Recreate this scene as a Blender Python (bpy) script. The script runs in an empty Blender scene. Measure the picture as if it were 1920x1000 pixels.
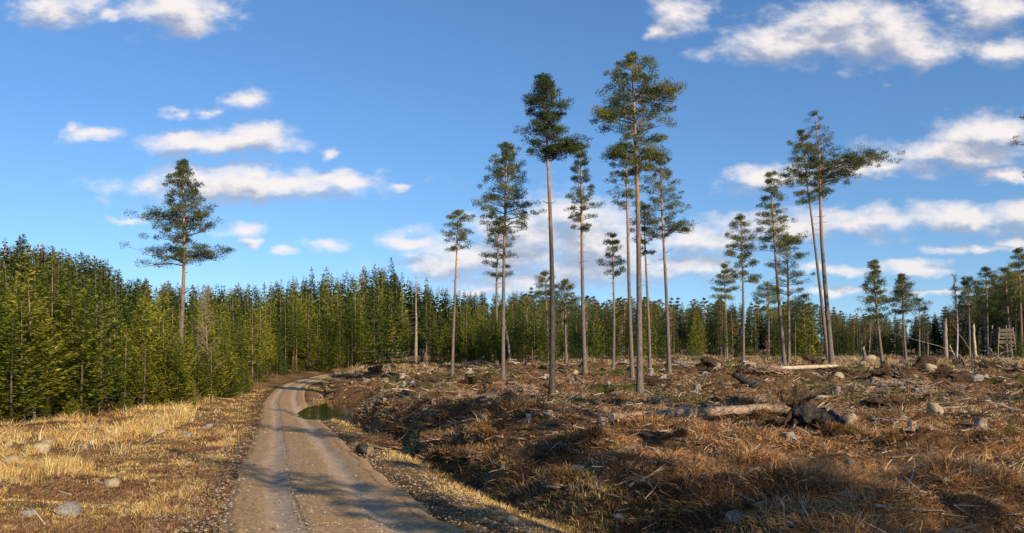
import bpy, bmesh, math, random
import numpy as np
from math import radians, sin, cos, pi

# ------------------------------------------------------------------ camera, sky, sun
sc = bpy.context.scene
COL = sc.collection
FPX, HORY, EYE = 1500.0, 640.0, 2.3          # focal length and horizon in photo pixels, eye height
cam_d = bpy.data.cameras.new('camera'); cam = bpy.data.objects.new('camera', cam_d); COL.objects.link(cam)
cam.location = (0, 0, EYE); cam.rotation_euler = (radians(90), 0, 0)
cam_d.sensor_width = 36; cam_d.lens = 36 * FPX / 1920
cam_d.shift_y = (HORY - 500) / 1920
cam_d.clip_end = 6000; cam_d.clip_start = 0.05
sc.camera = cam

SUN_EL = 25.0
SX, SY = 0.60, -0.80                        # horizontal direction towards the sun (behind, right)
sun_d = bpy.data.lights.new('sun', 'SUN'); sun = bpy.data.objects.new('sun', sun_d); COL.objects.link(sun)
sun_d.energy = 5.0; sun_d.angle = radians(0.5); sun_d.color = (1.0, 0.83, 0.61)
sun.rotation_euler = (radians(90 - SUN_EL), 0, math.atan2(SX, -SY))
sc.view_settings.view_transform = 'Standard'; sc.view_settings.look = 'None'
sc.view_settings.exposure = 0.33; sc.view_settings.gamma = 1.0
sc.cycles.max_bounces = 5; sc.cycles.diffuse_bounces = 2; sc.cycles.transparent_max_bounces = 4


class NT:
    """small helper round a node tree"""
    def __init__(s, t): s.t = t; s.n = t.nodes; s.l = t.links; s.n.clear()
    def add(s, typ, **kw):
        n = s.n.new(typ)
        for k, v in kw.items():
            if hasattr(n, k) and k != 'inputs': setattr(n, k, v)
        return n
    def put(s, sock, v):
        if isinstance(v, bpy.types.NodeSocket): s.l.new(v, sock)
        elif v is not None: sock.default_value = v
    def m(s, op, a, b=None, c=None, clamp=False):
        n = s.n.new('ShaderNodeMath'); n.operation = op; n.use_clamp = clamp
        s.put(n.inputs[0], a); s.put(n.inputs[1], b)
        if c is not None: s.put(n.inputs[2], c)
        return n.outputs[0]
    def v(s, op, a, b=None, c=None):
        n = s.n.new('ShaderNodeVectorMath'); n.operation = op
        s.put(n.inputs[0], a); s.put(n.inputs[1], b)
        if c is not None: s.put(n.inputs[2], c)
        return n.outputs['Value'] if op in ('LENGTH', 'DOT_PRODUCT', 'DISTANCE') else n.outputs['Vector']
    def mix(s, f, a, b, mode='MIX'):
        n = s.n.new('ShaderNodeMix'); n.data_type = 'RGBA'; n.blend_type = mode
        s.put(n.inputs[0], f); s.put(n.inputs[6], a); s.put(n.inputs[7], b)
        return n.outputs[2]
    def ramp(s, f, pts, interp='LINEAR'):
        n = s.n.new('ShaderNodeValToRGB'); e = n.color_ramp.elements; n.color_ramp.interpolation = interp
        while len(e) < len(pts): e.new(0.5)
        for q, (p, c) in zip(e, pts):
            q.position = p; q.color = (c, c, c, 1) if isinstance(c, (int, float)) else (*c, 1)
        s.put(n.inputs[0], f); return n.outputs[0]
    def noise(s, vec, scale, detail=4, rough=0.55, dist=0.0):
        n = s.n.new('ShaderNodeTexNoise'); s.put(n.inputs['Vector'], vec)
        n.inputs['Scale'].default_value = scale; n.inputs['Detail'].default_value = detail
        n.inputs['Roughness'].default_value = rough; n.inputs['Distortion'].default_value = dist
        return n.outputs[0]
    def sstep(s, x, a, b, lo=0.0, hi=1.0):
        n = s.n.new('ShaderNodeMapRange'); n.interpolation_type = 'SMOOTHSTEP'
        s.put(n.inputs[0], x)
        for i, q in zip((1, 2, 3, 4), (a, b, lo, hi)): n.inputs[i].default_value = q
        return n.outputs[0]


CLOUDS = [  # centre and half-size in photo pixels as seen against the sky dome
    (330, 20, 110, 40), (415, 25, 60, 30), (110, 15, 80, 42), (355, 50, 50, 22), (205, 30, 40, 14),
    (1275, 22, 62, 40), (1240, 60, 30, 18), (1480, 85, 150, 40), (1560, 45, 110, 50), (1650, 60, 140, 70),
    (1710, 100, 70, 34), (1850, 20, 90, 42), (1890, 100, 70, 32),
    (470, 190, 42, 22), (335, 212, 34, 12), (405, 212, 36, 12), (160, 252, 55, 16), (120, 245, 28, 10),
    (410, 270, 145, 24), (480, 252, 85, 24), (330, 262, 44, 18), (612, 292, 22, 12),
    (470, 350, 270, 34), (480, 328, 110, 26), (370, 335, 120, 28), (640, 338, 90, 20), (270, 345, 60, 24),
    (455, 430, 48, 12), (612, 457, 42, 11), (540, 470, 26, 9), (470, 455, 30, 8),
    (1075, 415, 105, 60), (1000, 440, 140, 56), (930, 480, 190, 52), (1100, 500, 170, 36), (830, 500, 100, 28), (1120, 460, 190, 50),
    (1290, 450, 150, 36), (1000, 525, 200, 30), (1250, 500, 180, 28), (760, 455, 70, 14), (900, 545, 120, 14),
    (1480, 425, 140, 30), (1620, 418, 170, 32), (1790, 412, 160, 34), (1920, 405, 90, 30),
    (1870, 250, 130, 42), (1790, 290, 170, 34), (1650, 312, 130, 24), (1440, 335, 90, 26), (1900, 330, 80, 20),
    (1830, 465, 90, 10), (1710, 500, 70, 16), (1560, 545, 90, 10), (1900, 455, 60, 12), (1750, 545, 120, 10),
    (1560, 505, 60, 9), (240, 410, 34, 8), (750, 355, 30, 9), (-150, 200, 120, 40), (2150, 180, 160, 60)]


def make_world():
    w = bpy.data.worlds.new('World'); sc.world = w; w.use_nodes = True
    # cloud density on the sky dome: soft lobes, broken up by noise
    g = bpy.data.node_groups.new('cloud_density', 'ShaderNodeTree')
    g.interface.new_socket('v', in_out='INPUT', socket_type='NodeSocketVector')
    g.interface.new_socket('d', in_out='OUTPUT', socket_type='NodeSocketFloat')
    T = NT(g); gi = T.add('NodeGroupInput'); go = T.add('NodeGroupOutput'); v = gi.outputs[0]
    wn = T.add('ShaderNodeTexNoise'); T.put(wn.inputs['Vector'], T.v('MULTIPLY', v, (1, 1.6, 1)))
    wn.inputs['Scale'].default_value = 22; wn.inputs['Detail'].default_value = 3
    warp = T.v('MULTIPLY', T.v('SUBTRACT', wn.outputs['Color'], (.5, .5, .5)), (.07, .03, 0))
    vv = T.v('ADD', v, warp)
    acc = None
    for (px, py, rx, ry) in CLOUDS:
        cx, cy, a, b = (px - 960) / FPX, (HORY - py) / FPX, rx / FPX, ry / FPX
        q = T.v('LENGTH', T.v('MULTIPLY_ADD', vv, (1 / a, 1 / b, 0), (-cx / a, -cy / b, 0)))
        if rx < 62: q = T.m('ADD', T.m('MULTIPLY', q, .8), .22)
        if acc is None: acc = q
        else: acc = T.m('SMOOTH_MIN', acc, q, 0.30)
    n1 = T.noise(T.v('MULTIPLY', v, (1, 2.0, 1)), 13, 7, 0.62)
    n2 = T.noise(T.v('MULTIPLY', v, (1, 1.4, 1)), 48, 5, 0.6)
    nn = T.m('ADD', T.m('MULTIPLY', T.m('SUBTRACT', n1, .5), 2.3), T.m('MULTIPLY', T.m('SUBTRACT', n2, .5), .55))
    d = T.m('ADD', T.m('SUBTRACT', 1.12, acc), nn)
    T.put(go.inputs[0], d)
    T = NT(w.node_tree)
    geo = T.add('ShaderNodeNewGeometry'); dr = T.v('SCALE', geo.outputs['Incoming'], None)
    dr.node.inputs['Scale'].default_value = -1.0
    sep = T.add('ShaderNodeSeparateXYZ'); T.put(sep.inputs[0], dr)
    yy = T.m('MAXIMUM', sep.outputs[1], 0.05)
    com = T.add('ShaderNodeCombineXYZ')
    T.put(com.inputs[0], T.m('DIVIDE', sep.outputs[0], yy)); T.put(com.inputs[1], T.m('DIVIDE', sep.outputs[2], yy))
    uv = com.outputs[0]
    def dens(vec):
        n = T.add('ShaderNodeGroup'); n.node_tree = g; T.put(n.inputs[0], vec); return n.outputs[0]
    d0 = dens(uv); d1 = dens(T.v('ADD', uv, (0.009, 0.021, 0)))
    alpha = T.sstep(d0, -0.18, 0.98)
    front = T.sstep(sep.outputs[1], 0.05, 0.3)
    alpha = T.m('MULTIPLY', T.m('MULTIPLY', alpha, front), 0.93)
    lit = T.sstep(T.m('ADD', T.m('MULTIPLY', d1, -1.0), T.m('MULTIPLY', d0, .5)), -0.72, 0.22)
    ccol = T.mix(lit, (0.33, 0.355, 0.45, 1), (0.80, 0.74, 0.71, 1))
    sky = T.add('ShaderNodeTexSky'); sky.sky_type = 'NISHITA'; sky.sun_disc = False
    sky.sun_elevation = radians(SUN_EL); sky.sun_rotation = math.atan2(SX, SY)
    sky.air_density = 1.0; sky.dust_density = 0.35; sky.ozone_density = 2.2; sky.altitude = 100
    sv = T.v('NORMALIZE', T.v('MULTIPLY_ADD', dr, (1, 1, .86), (0, 0, .07)))
    T.put(sky.inputs[0], sv)
    hs = T.add('ShaderNodeHueSaturation'); hs.inputs['Saturation'].default_value = 1.14
    T.put(hs.inputs['Color'], sky.outputs[0])
    SK = 0.104
    skc = T.v('MULTIPLY', hs.outputs[0], (SK * .86, SK * 1.0, SK * 1.16))
    # near the horizon the clouds pick up the sky's blue
    low = T.sstep(sep.outputs[2], 0.0, 0.2, 0.2, 0.0)
    ccol = T.mix(low, ccol, skc)
    out = T.mix(alpha, skc, ccol)
    bg = T.add('ShaderNodeBackground'); T.put(bg.inputs[0], out); bg.inputs[1].default_value = 1.0
    o = T.add('ShaderNodeOutputWorld'); T.put(o.inputs[0], bg.outputs[0])
    w.cycles.sampling_method = 'MANUAL'; w.cycles.sample_map_resolution = 512
make_world()

# ------------------------------------------------------------------ helpers
R = np.random.default_rng(7)
random.seed(7)

def new_mat(name): 
    m = bpy.data.materials.new(name); m.use_nodes = True
    return m, NT(m.node_tree)

def finish(T, col, rough=0.9, bump=None, bs=0.5, bd=0.02, spec=0.2, trans=0.0):
    p = T.add('ShaderNodeBsdfPrincipled'); T.put(p.inputs['Base Color'], col); T.put(p.inputs['Roughness'], rough)
    p.inputs['Specular IOR Level'].default_value = spec
    if bump is not None:
        b = T.add('ShaderNodeBump'); T.put(b.inputs['Height'], bump)
        b.inputs['Strength'].default_value = bs; b.inputs['Distance'].default_value = bd
        T.put(p.inputs['Normal'], b.outputs[0])
    sh = p.outputs[0]
    if trans > 0:
        t = T.add('ShaderNodeBsdfTranslucent'); T.put(t.inputs[0], col)
        x = T.add('ShaderNodeMixShader'); x.inputs[0].default_value = trans
        T.put(x.inputs[1], sh); T.put(x.inputs[2], t.outputs[0]); sh = x.outputs[0]
    o = T.add('ShaderNodeOutputMaterial'); T.put(o.inputs[0], sh)

def join(G, B):
    for q in ('F3', 'F4'): getattr(G, q).extend(f + G.n for f in getattr(B, q))
    G.V += B.V; G.A += B.A; G.n += B.n

def mesh(name, V, Fs, mat=None, attr=None, col=None, smooth=False):
    """V (n,3); Fs a list of int arrays (m,3)/(m,4)"""
    V = np.ascontiguousarray(V, dtype=np.float32); me = bpy.data.meshes.new(name)
    Fs = [np.asarray(f, dtype=np.int32) for f in Fs if len(f)]
    idx = np.concatenate([f.ravel() for f in Fs]); tot = np.concatenate([np.full(len(f), f.shape[1], np.int32) for f in Fs])
    st = np.concatenate([[0], np.cumsum(tot)[:-1]]).astype(np.int32)
    me.vertices.add(len(V)); me.vertices.foreach_set('co', V.ravel())
    me.loops.add(len(idx)); me.loops.foreach_set('vertex_index', idx)
    me.polygons.add(len(tot)); me.polygons.foreach_set('loop_start', st)
    me.polygons.foreach_set('use_smooth', np.full(len(tot), smooth, dtype=bool))
    me.update(calc_edges=True)
    if attr is not None:
        for k, a in attr.items():
            q = me.attributes.new(k, 'FLOAT', 'POINT'); q.data.foreach_set('value', np.asarray(a, dtype=np.float32))
    if col is not None:
        q = me.attributes.new('col', 'FLOAT_COLOR', 'POINT')
        c = np.ones((len(V), 4), np.float32); c[:, :3] = col; q.data.foreach_set('color', c.ravel())
    if mat: me.materials.append(mat)
    return me

def ob(name, me, parent=None):
    o = bpy.data.objects.new(name, me); COL.objects.link(o)
    if parent: o.parent = parent
    return o

def tag(o, label, cat, group=None, kind=None):
    if label: o['label'] = label
    if cat: o['category'] = cat
    if group: o['group'] = group
    if kind: o['kind'] = kind
    return o

def struct(o): o['kind'] = 'structure'; return o

def empty(name, loc=(0, 0, 0)):
    o = bpy.data.objects.new(name, None); COL.objects.link(o); o.location = loc; o.empty_display_size = .3
    return o

def copy_tree(root, loc, rz=0., s=(1, 1, 1), tilt=(0, 0)):
    r = root.copy(); COL.objects.link(r); r.location = loc; r.rotation_euler = (tilt[0], tilt[1], rz); r.scale = s
    for ch in root.children:
        c = ch.copy(); COL.objects.link(c); c.parent = r
        for g in ch.children:
            d = g.copy(); COL.objects.link(d); d.parent = c
    return r

class Geo:
    """collects numpy pieces; one mesh in the end"""
    def __init__(s): s.V = []; s.F3 = []; s.F4 = []; s.A = []; s.n = 0
    def add(s, V, F3=None, F4=None, a=0.0):
        V = np.asarray(V, float); s.V.append(V)
        if F3 is not None and len(F3): s.F3.append(np.asarray(F3) + s.n)
        if F4 is not None and len(F4): s.F4.append(np.asarray(F4) + s.n)
        s.A.append(np.broadcast_to(np.asarray(a, float), (len(V),))); s.n += len(V)
    def tube(s, P, r, k=6, a=0.0, cap=True):
        P = np.asarray(P, float); n = len(P); r = np.broadcast_to(np.asarray(r, float), (n,))
        T = np.gradient(P, axis=0); T /= np.linalg.norm(T, axis=1)[:, None] + 1e-9
        ref = np.array([1., 0, 0]) if abs(T[0, 0]) < .8 else np.array([0, 1., 0])
        A = np.cross(T, ref); A /= np.linalg.norm(A, axis=1)[:, None] + 1e-9; B = np.cross(T, A)
        th = np.arange(k) * 2 * pi / k
        V = (P[:, None, :] + r[:, None, None] * (np.cos(th)[None, :, None] * A[:, None, :] + np.sin(th)[None, :, None] * B[:, None, :])).reshape(-1, 3)
        i = np.arange(n - 1)[:, None] * k; j = np.arange(k)[None, :]; j2 = (j + 1) % k
        F = np.stack([i + j, i + j2, i + k + j2, i + k + j], -1).reshape(-1, 4)
        s.add(V, None, F, a)
        if cap:
            for base, P0, rev in ((0, P[0], True), ((n - 1) * k, P[-1], False)):
                b0 = s.n - n * k
                s.V.append(P0[None]); s.A.append(np.full(1, float(np.max(a)) if np.ndim(a) == 0 else 0.)); c = s.n; s.n += 1
                jj = np.arange(k); f = np.stack([b0 + base + jj, b0 + base + (jj + 1) % k, np.full(k, c)], -1)
                if base == 0: f = f[:, ::-1]
                s.F3.append(f)
                if base == 0: # keep offset maths right for the second cap
                    b_keep = b0
                    s_n = s.n
                    # second cap
                    s.V.append(P[-1][None]); s.A.append(s.A[-1]); c2 = s.n; s.n += 1
                    f2 = np.stack([b0 + (n - 1) * k + jj, b0 + (n - 1) * k + (jj + 1) % k, np.full(k, c2)], -1)
                    s.F3.append(f2); break
    def blades(s, P, D, L, W, a=0.0):
        """triangles: base at P, pointing along D, length L, width W, random roll"""
        n = len(P); D = D / (np.linalg.norm(D, axis=1)[:, None] + 1e-9)
        S = np.cross(D, R.normal(size=(n, 3))); S /= np.linalg.norm(S, axis=1)[:, None] + 1e-9
        L = np.broadcast_to(L, (n,))[:, None]; W = np.broadcast_to(W, (n,))[:, None]
        V = np.stack([P - S * W / 2, P + S * W / 2, P + D * L], 1).reshape(-1, 3)
        s.add(V, np.arange(3 * n).reshape(n, 3), None, np.repeat(np.broadcast_to(a, (n,)), 3))
    def sprays(s, P, D, L, W, a=0.0):
        """lozenges: needle sprays, widest a third of the way along"""
        n = len(P); D = D / (np.linalg.norm(D, axis=1)[:, None] + 1e-9)
        S = np.cross(D, R.normal(size=(n, 3)) * .5 + np.array([0, 0, 1.])); S /= np.linalg.norm(S, axis=1)[:, None] + 1e-9
        L = np.broadcast_to(L, (n,))[:, None]; W = np.broadcast_to(W, (n,))[:, None]
        M = P + D * L * .4
        V = np.stack([P, M + S * W / 2, P + D * L, M - S * W / 2], 1).reshape(-1, 3)
        s.add(V, None, np.arange(4 * n).reshape(n, 4), np.repeat(np.broadcast_to(a, (n,)), 4))
    def mesh(s, name, mat, smooth=False, akey='c'):
        return mesh(name, np.concatenate(s.V), [np.concatenate(f) for f in (s.F3, s.F4) if f], mat, {akey: np.concatenate(s.A)}, None, smooth)

def vnoise(x, y, seed=0):
    xi = np.floor(x).astype(np.int64); yi = np.floor(y).astype(np.int64); fx = x - xi; fy = y - yi
    fx = fx * fx * (3 - 2 * fx); fy = fy * fy * (3 - 2 * fy)
    def h(a, b):
        n = (a * 374761393 + b * 668265263 + seed * 144665) & 0x7fffffff
        n = ((n ^ (n >> 13)) * 1274126177) & 0x7fffffff
        return ((n ^ (n >> 16)) & 0xffff) / 65535.0
    return (h(xi, yi) * (1 - fx) + h(xi + 1, yi) * fx) * (1 - fy) + (h(xi, yi + 1) * (1 - fx) + h(xi + 1, yi + 1) * fx) * fy

def fbm(x, y, o=4, seed=0):
    r = 0; a = .5
    for i in range(o): r = r + a * vnoise(x * 2 ** i + 17 * i, y * 2 ** i - 9 * i, seed + i); a *= .5
    return r / (1 - .5 ** o)

def smooth(t): t = np.clip(t, 0, 1); return t * t * (3 - 2 * t)

# ------------------------------------------------------------------ the lie of the land
HR = ([-20, 0, 10, 22, 38, 46, 58, 75, 100, 150, 250, 400], [2.2, 2.2, 2.3, 3.0, 3.85, 4.15, 4.25, 4.55, 4.75, 4.6, 4.3, 4.2])
HL = ([-20, 0, 10, 22, 38, 60, 90, 150, 250, 400], [1.9, 1.9, 2.1, 2.8, 3.65, 4.3, 4.6, 4.5, 4.3, 4.2])
HC = ([-20, 0, 7, 15, 30, 50, 90, 150, 250, 400], [1.5, 1.5, 1.65, 2.05, 2.6, 3.25, 3.85, 4.05, 4.2, 4.2])
def zroad(d): return EYE - np.interp(d, *HR)

def road_pt(px, py):
    d = 30.
    for _ in range(60): d = .5 * d + .5 * np.interp(d, *HR) * FPX / (py - HORY)
    return ((px - 960) / FPX * d, d)
_rp = [(.2, 3.5), (-.6, 7.2)] + [road_pt(*p) for p in [(650, 1000), (612, 950), (585, 900), (566, 850), (549, 800), (540, 775), (534, 750), (545, 730), (565, 718), (600, 708), (650, 699), (705, 692)]]
_rp += [(_rp[-1][0] + 9, _rp[-1][1] + 8), (_rp[-1][0] + 24, _rp[-1][1] + 15), (_rp[-1][0] + 45, _rp[-1][1] + 17)]
def catmull(P, n=8):
    P = [np.array(p, float) for p in P]; P = [2 * P[0] - P[1]] + P + [2 * P[-1] - P[-2]]; out = []
    for i in range(1, len(P) - 2):
        for k in range(n):
            t = k / n
            out.append(.5 * (2 * P[i] + (P[i + 1] - P[i - 1]) * t + (2 * P[i - 1] - 5 * P[i] + 4 * P[i + 1] - P[i + 2]) * t * t + (3 * P[i] - P[i - 1] - 3 * P[i + 1] + P[i + 2]) * t ** 3))
    out.append(P[-2]); return np.array(out)
ROAD = catmull(_rp, 6)
_s = (ROAD[0] - ROAD[1]); ROAD = np.vstack([ROAD[0] + _s / np.linalg.norm(_s) * 25, ROAD])

def road_dist(x, y):
    """signed distance to the centre line (+ right of it) and the y of the nearest centre point"""
    x = np.asarray(x, float); y = np.asarray(y, float); best = np.full(x.shape, 1e9); sd = np.zeros(x.shape); cy = np.zeros(x.shape)
    for a, b in zip(ROAD[:-1], ROAD[1:]):
        e = b - a; l2 = e @ e
        t = np.clip(((x - a[0]) * e[0] + (y - a[1]) * e[1]) / l2, 0, 1)
        dx = x - a[0] - t * e[0]; dy = y - a[1] - t * e[1]; q = dx * dx + dy * dy; w = q < best
        best = np.where(w, q, best); sd = np.where(w, np.sign(e[1] * (x - a[0]) - e[0] * (y - a[1])), sd)
        cy = np.where(w, a[1] + t * e[1], cy)
    return np.sqrt(best) * sd, cy

POND = (-10.7, 49.5, 2.5, 7.4, radians(10)); WLEV = float(zroad(50)) - 0.16
def pond_r(x, y):
    dx, dy = x - POND[0], y - POND[1]; c, s = cos(POND[4]), sin(POND[4])
    u, v = dx * c + dy * s, -dx * s + dy * c
    return np.sqrt((u / POND[2]) ** 2 + (v / POND[3]) ** 2) + .22 * (fbm(x * .7, y * .7, 2, 5) - .5)

def height(x, y, under=True):
    x = np.asarray(x, float); y = np.asarray(y, float)
    s, cy = road_dist(x, y); a = np.abs(s); d = np.hypot(x * .6, y)
    zr = zroad(cy); zl = EYE - np.interp(d, *HL); zc = EYE - np.interp(d, *HC) + np.interp(y, [50, 72, 92, 130, 190, 260], [.08, .75, 1.1, .98, .5, .1]) * smooth((x + 13) / 14) * smooth((y - 40) / 15)
    far = smooth((d - 130) / 90)
    side = smooth((s - 2.6 - .5 * fbm(x * .4, y * .4, 2, 91)) / 1.15)                 # bank up to the felled ground
    ditch = -.22 * np.exp(-((s - 3.0) / .55) ** 2) * smooth((120 - cy) / 40)
    left = smooth((-s - 2.2) / 3.0)
    z = zr + ditch
    z = z * (1 - side) + zc * side
    z = z + .62 * np.exp(-((s - 4.9) / 1.1) ** 2) * smooth((cy - 9) / 6) * smooth((42 - cy) / 14) * (.4 + 1.1 * fbm(x * .45, y * .45, 2, 92)) * .85
    z = z * (1 - left) + (zl * (1 - far) + zc * far) * left
    w = smooth((a - 2.0) / 1.8); wr = smooth((s - 3) / 2.)
    n = (fbm(x * .16, y * .16, 3, 1) - .5) * .55 + (fbm(x * .55, y * .55, 3, 2) - .5) * .34
    fur = np.abs(fbm(x * .33 + 40, y * .6, 3, 8) - .5) * 2
    n = n + wr * ((fbm(x * 1.5, y * 1.8, 3, 3) - .5) * .36 - (1 - fur) ** 4 * .34 + np.clip(fbm(x * .5 + 7, y * .7, 3, 13) - .52, 0, 1) * 1.3) + (1 - wr) * (fbm(x * 2., y * 2., 2, 4) - .5) * .07
    n = n * (1 + .5 * smooth((d - 30) / 30))
    z = z + n * w
    pr = pond_r(x, y); inside = smooth((1.35 - pr) / .38)
    zb = np.where(pr < 1, WLEV - .45 * (1 - np.clip(pr, 0, 1) ** 2), WLEV + (pr - 1) * .55)
    z = z * (1 - inside) + zb * inside
    if under: z = z - .09 * smooth((1.62 - a) / .3) * (1 - inside)
    return z

def ground_at(px, py):
    """where the sight line through photo pixel (px, py) meets the land"""
    D = np.geomspace(4, 900, 2600); X = (px - 960) / FPX * D; Z = EYE - (py - HORY) / FPX * D
    H = height(X, D); k = np.where(Z <= H)[0]
    k = k[0] if len(k) else -1
    return float(X[k]), float(D[k]), float(H[k])

def at(px, d):
    x = (px - 960) / FPX * d; return x, d, float(height(np.array([x]), np.array([d]))[0])

# ------------------------------------------------------------------ materials
def m_ground():
    m, T = new_mat('forest_floor')
    tc = T.add('ShaderNodeTexCoord').outputs['Object']
    z = T.add('ShaderNodeAttribute'); z.attribute_name = 'straw'; ms = T.add('ShaderNodeAttribute'); ms.attribute_name = 'moss'
    n1 = T.noise(tc, 0.9, 6, .65); n2 = T.noise(tc, 7, 6, .7); n3 = T.noise(tc, 40, 3, .6)
    brown = T.ramp(n2, [(.28, (.024, .014, .008)), (.45, (.11, .057, .024)), (.6, (.25, .145, .07)), (.78, (.40, .26, .15))])
    straw = T.ramp(n2, [(.28, (.07, .042, .02)), (.48, (.26, .16, .06)), (.66, (.44, .29, .115)), (.85, (.55, .40, .2))])
    f = T.m('ADD', z.outputs['Fac'], T.m('MULTIPLY', T.m('SUBTRACT', n1, .5), .9))
    c = T.mix(T.sstep(f, .3, .7), brown, straw)
    mo = T.ramp(n2, [(.3, (.03, .034, .008)), (.7, (.13, .14, .03))])
    c = T.mix(T.sstep(T.m('ADD', ms.outputs['Fac'], T.m('MULTIPLY', T.m('SUBTRACT', n1, .5), 1.2)), .55, .8), c, mo)
    c = T.mix(T.ramp(n3, [(.35, .55), (.6, 0.)]), c, (.03, .018, .01, 1))
    finish(T, c, .95, T.m('ADD', n2, T.m('MULTIPLY', n3, .4)), 1.0, .09, .1); return m

def m_road():
    m, T = new_mat('gravel_road')
    tc = T.add('ShaderNodeTexCoord').outputs['Object']
    u = T.add('ShaderNodeAttribute'); u.attribute_name = 'u'
    wob = T.m('MULTIPLY', T.m('SUBTRACT', T.noise(tc, .35, 3), .5), .35)
    uu = T.m('ADD', u.outputs['Fac'], wob); au = T.m('ABSOLUTE', uu)
    n1 = T.noise(tc, 1.1, 6, .65); n2 = T.noise(tc, 18, 5, .7); n3 = T.noise(tc, 70, 2, .6)
    vo = T.add('ShaderNodeTexVoronoi'); T.put(vo.inputs['Vector'], tc); vo.inputs['Scale'].default_value = 26
    track = T.ramp(T.m('ABSOLUTE', T.m('SUBTRACT', au, .80)), [(.14, 1.), (.40, 0.)])
    track = T.m('MULTIPLY', track, T.sstep(n1, .25, .6, .6, 1.))
    grit = T.ramp(n2, [(.3, (.09, .065, .04)), (.5, (.23, .165, .10)), (.7, (.42, .31, .20))])
    litter = T.ramp(n2, [(.3, (.10, .062, .028)), (.5, (.27, .18, .088)), (.7, (.46, .33, .16))])
    packed = T.ramp(T.noise(tc, 5, 5, .6), [(.3, (.23, .178, .128)), (.7, (.37, .295, .218))])
    base = T.mix(T.sstep(T.m('ADD', n1, T.m('MULTIPLY', n2, .35)), .55, .8), grit, litter)
    c = T.mix(track, base, packed)
    c = T.mix(T.sstep(T.m('ADD', au, T.m('MULTIPLY', T.m('SUBTRACT', n2, .5), .9)), 1.35, 1.75), c, litter)
    # thin wheel ruts scored in the packed gravel
    rut = T.ramp(T.m('ABSOLUTE', T.m('SUBTRACT', T.m('ADD', u.outputs['Fac'], T.m('MULTIPLY', wob, .5)), -.52)), [(.012, 1.), (.05, 0.)])
    rut2 = T.ramp(T.m('ABSOLUTE', T.m('SUBTRACT', T.m('ADD', u.outputs['Fac'], T.m('MULTIPLY', wob, .8)), 1.42)), [(.015, 1.), (.06, 0.)])
    rr = T.m('MULTIPLY', T.m('MAXIMUM', rut, rut2), T.sstep(n1, .35, .62, .0, .55))
    c = T.mix(rr, c, (.07, .05, .035, 1))
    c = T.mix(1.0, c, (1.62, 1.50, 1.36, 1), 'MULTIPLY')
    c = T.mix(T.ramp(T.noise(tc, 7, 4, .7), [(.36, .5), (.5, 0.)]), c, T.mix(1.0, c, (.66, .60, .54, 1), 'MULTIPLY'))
    c = T.mix(T.ramp(n3, [(.3, .6), (.5, 0.)]), c, (.10, .072, .05, 1))
    c = T.mix(T.ramp(vo.outputs['Distance'], [(.0, .5), (.22, 0.)]), c, (.42, .36, .29, 1))
    hgt = T.m('ADD', T.m('ADD', T.m('MULTIPLY', n2, .8), T.m('MULTIPLY', track, -1.2)), T.m('MULTIPLY', rr, -.8))
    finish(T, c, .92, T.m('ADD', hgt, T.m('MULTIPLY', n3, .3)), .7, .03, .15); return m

def m_col(name, rough=.9, trans=0.0, spec=.1):
    m, T = new_mat(name)
    a = T.add('ShaderNodeAttribute'); a.attribute_name = 'col'
    finish(T, a.outputs['Color'], rough, None, trans=trans, spec=spec); return m

def m_needles(name, dark, mid, lite):
    m, T = new_mat(name)
    a = T.add('ShaderNodeAttribute'); a.attribute_name = 'c'
    oi = T.add('ShaderNodeObjectInfo')
    f = T.m('ADD', a.outputs['Fac'], T.m('MULTIPLY', T.m('SUBTRACT', oi.outputs['Random'], .5), .45))
    c = T.ramp(f, [(.0, dark), (.5, mid), (1., lite)])
    finish(T, c, .65, None, trans=.27, spec=.25); return m

def m_bark(name, low, high, start=.35, end=.6, sc_=14):
    m, T = new_mat(name)
    tcn = T.add('ShaderNodeTexCoord'); tc = tcn.outputs['Object']
    a = T.add('ShaderNodeAttribute'); a.attribute_name = 'c'
    st = T.v('MULTIPLY', tc, (1, 1, .22)); n = T.noise(st, sc_, 6, .7); n2 = T.noise(tc, 1.2, 3)
    f = T.sstep(T.m('ADD', a.outputs['Fac'], T.m('MULTIPLY', T.m('SUBTRACT', n2, .5), .35)), start, end)
    dk = tuple(q * .35 for q in low); dk2 = tuple(q * .45 for q in high)
    cl = T.ramp(n, [(.3, dk), (.48, low), (.75, tuple(min(1, q * 1.7) for q in low))])
    ch = T.ramp(n, [(.3, dk2), (.5, high), (.75, tuple(min(1, q * 1.5) for q in high))])
    finish(T, T.mix(f, cl, ch), .9, n, .8, .03, .1); return m

def m_mottle(name, c1, c2, c3, scale=6, bump=.6, bd=.03, rough=.9):
    m, T = new_mat(name)
    tc = T.add('ShaderNodeTexCoord').outputs['Object']; oi = T.add('ShaderNodeObjectInfo')
    off = T.v('ADD', tc, None); T.put(off.node.inputs[1], oi.outputs['Location'])
    n = T.noise(off, scale, 6, .65); n2 = T.noise(off, scale * 5, 4, .65)
    c = T.ramp(T.m('ADD', T.m('MULTIPLY', n, .7), T.m('MULTIPLY', n2, .3)), [(.34, c1), (.5, c2), (.66, c3)])
    finish(T, c, rough, T.m('ADD', n, T.m('MULTIPLY', n2, .5)), bump, bd, .2); return m

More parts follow.
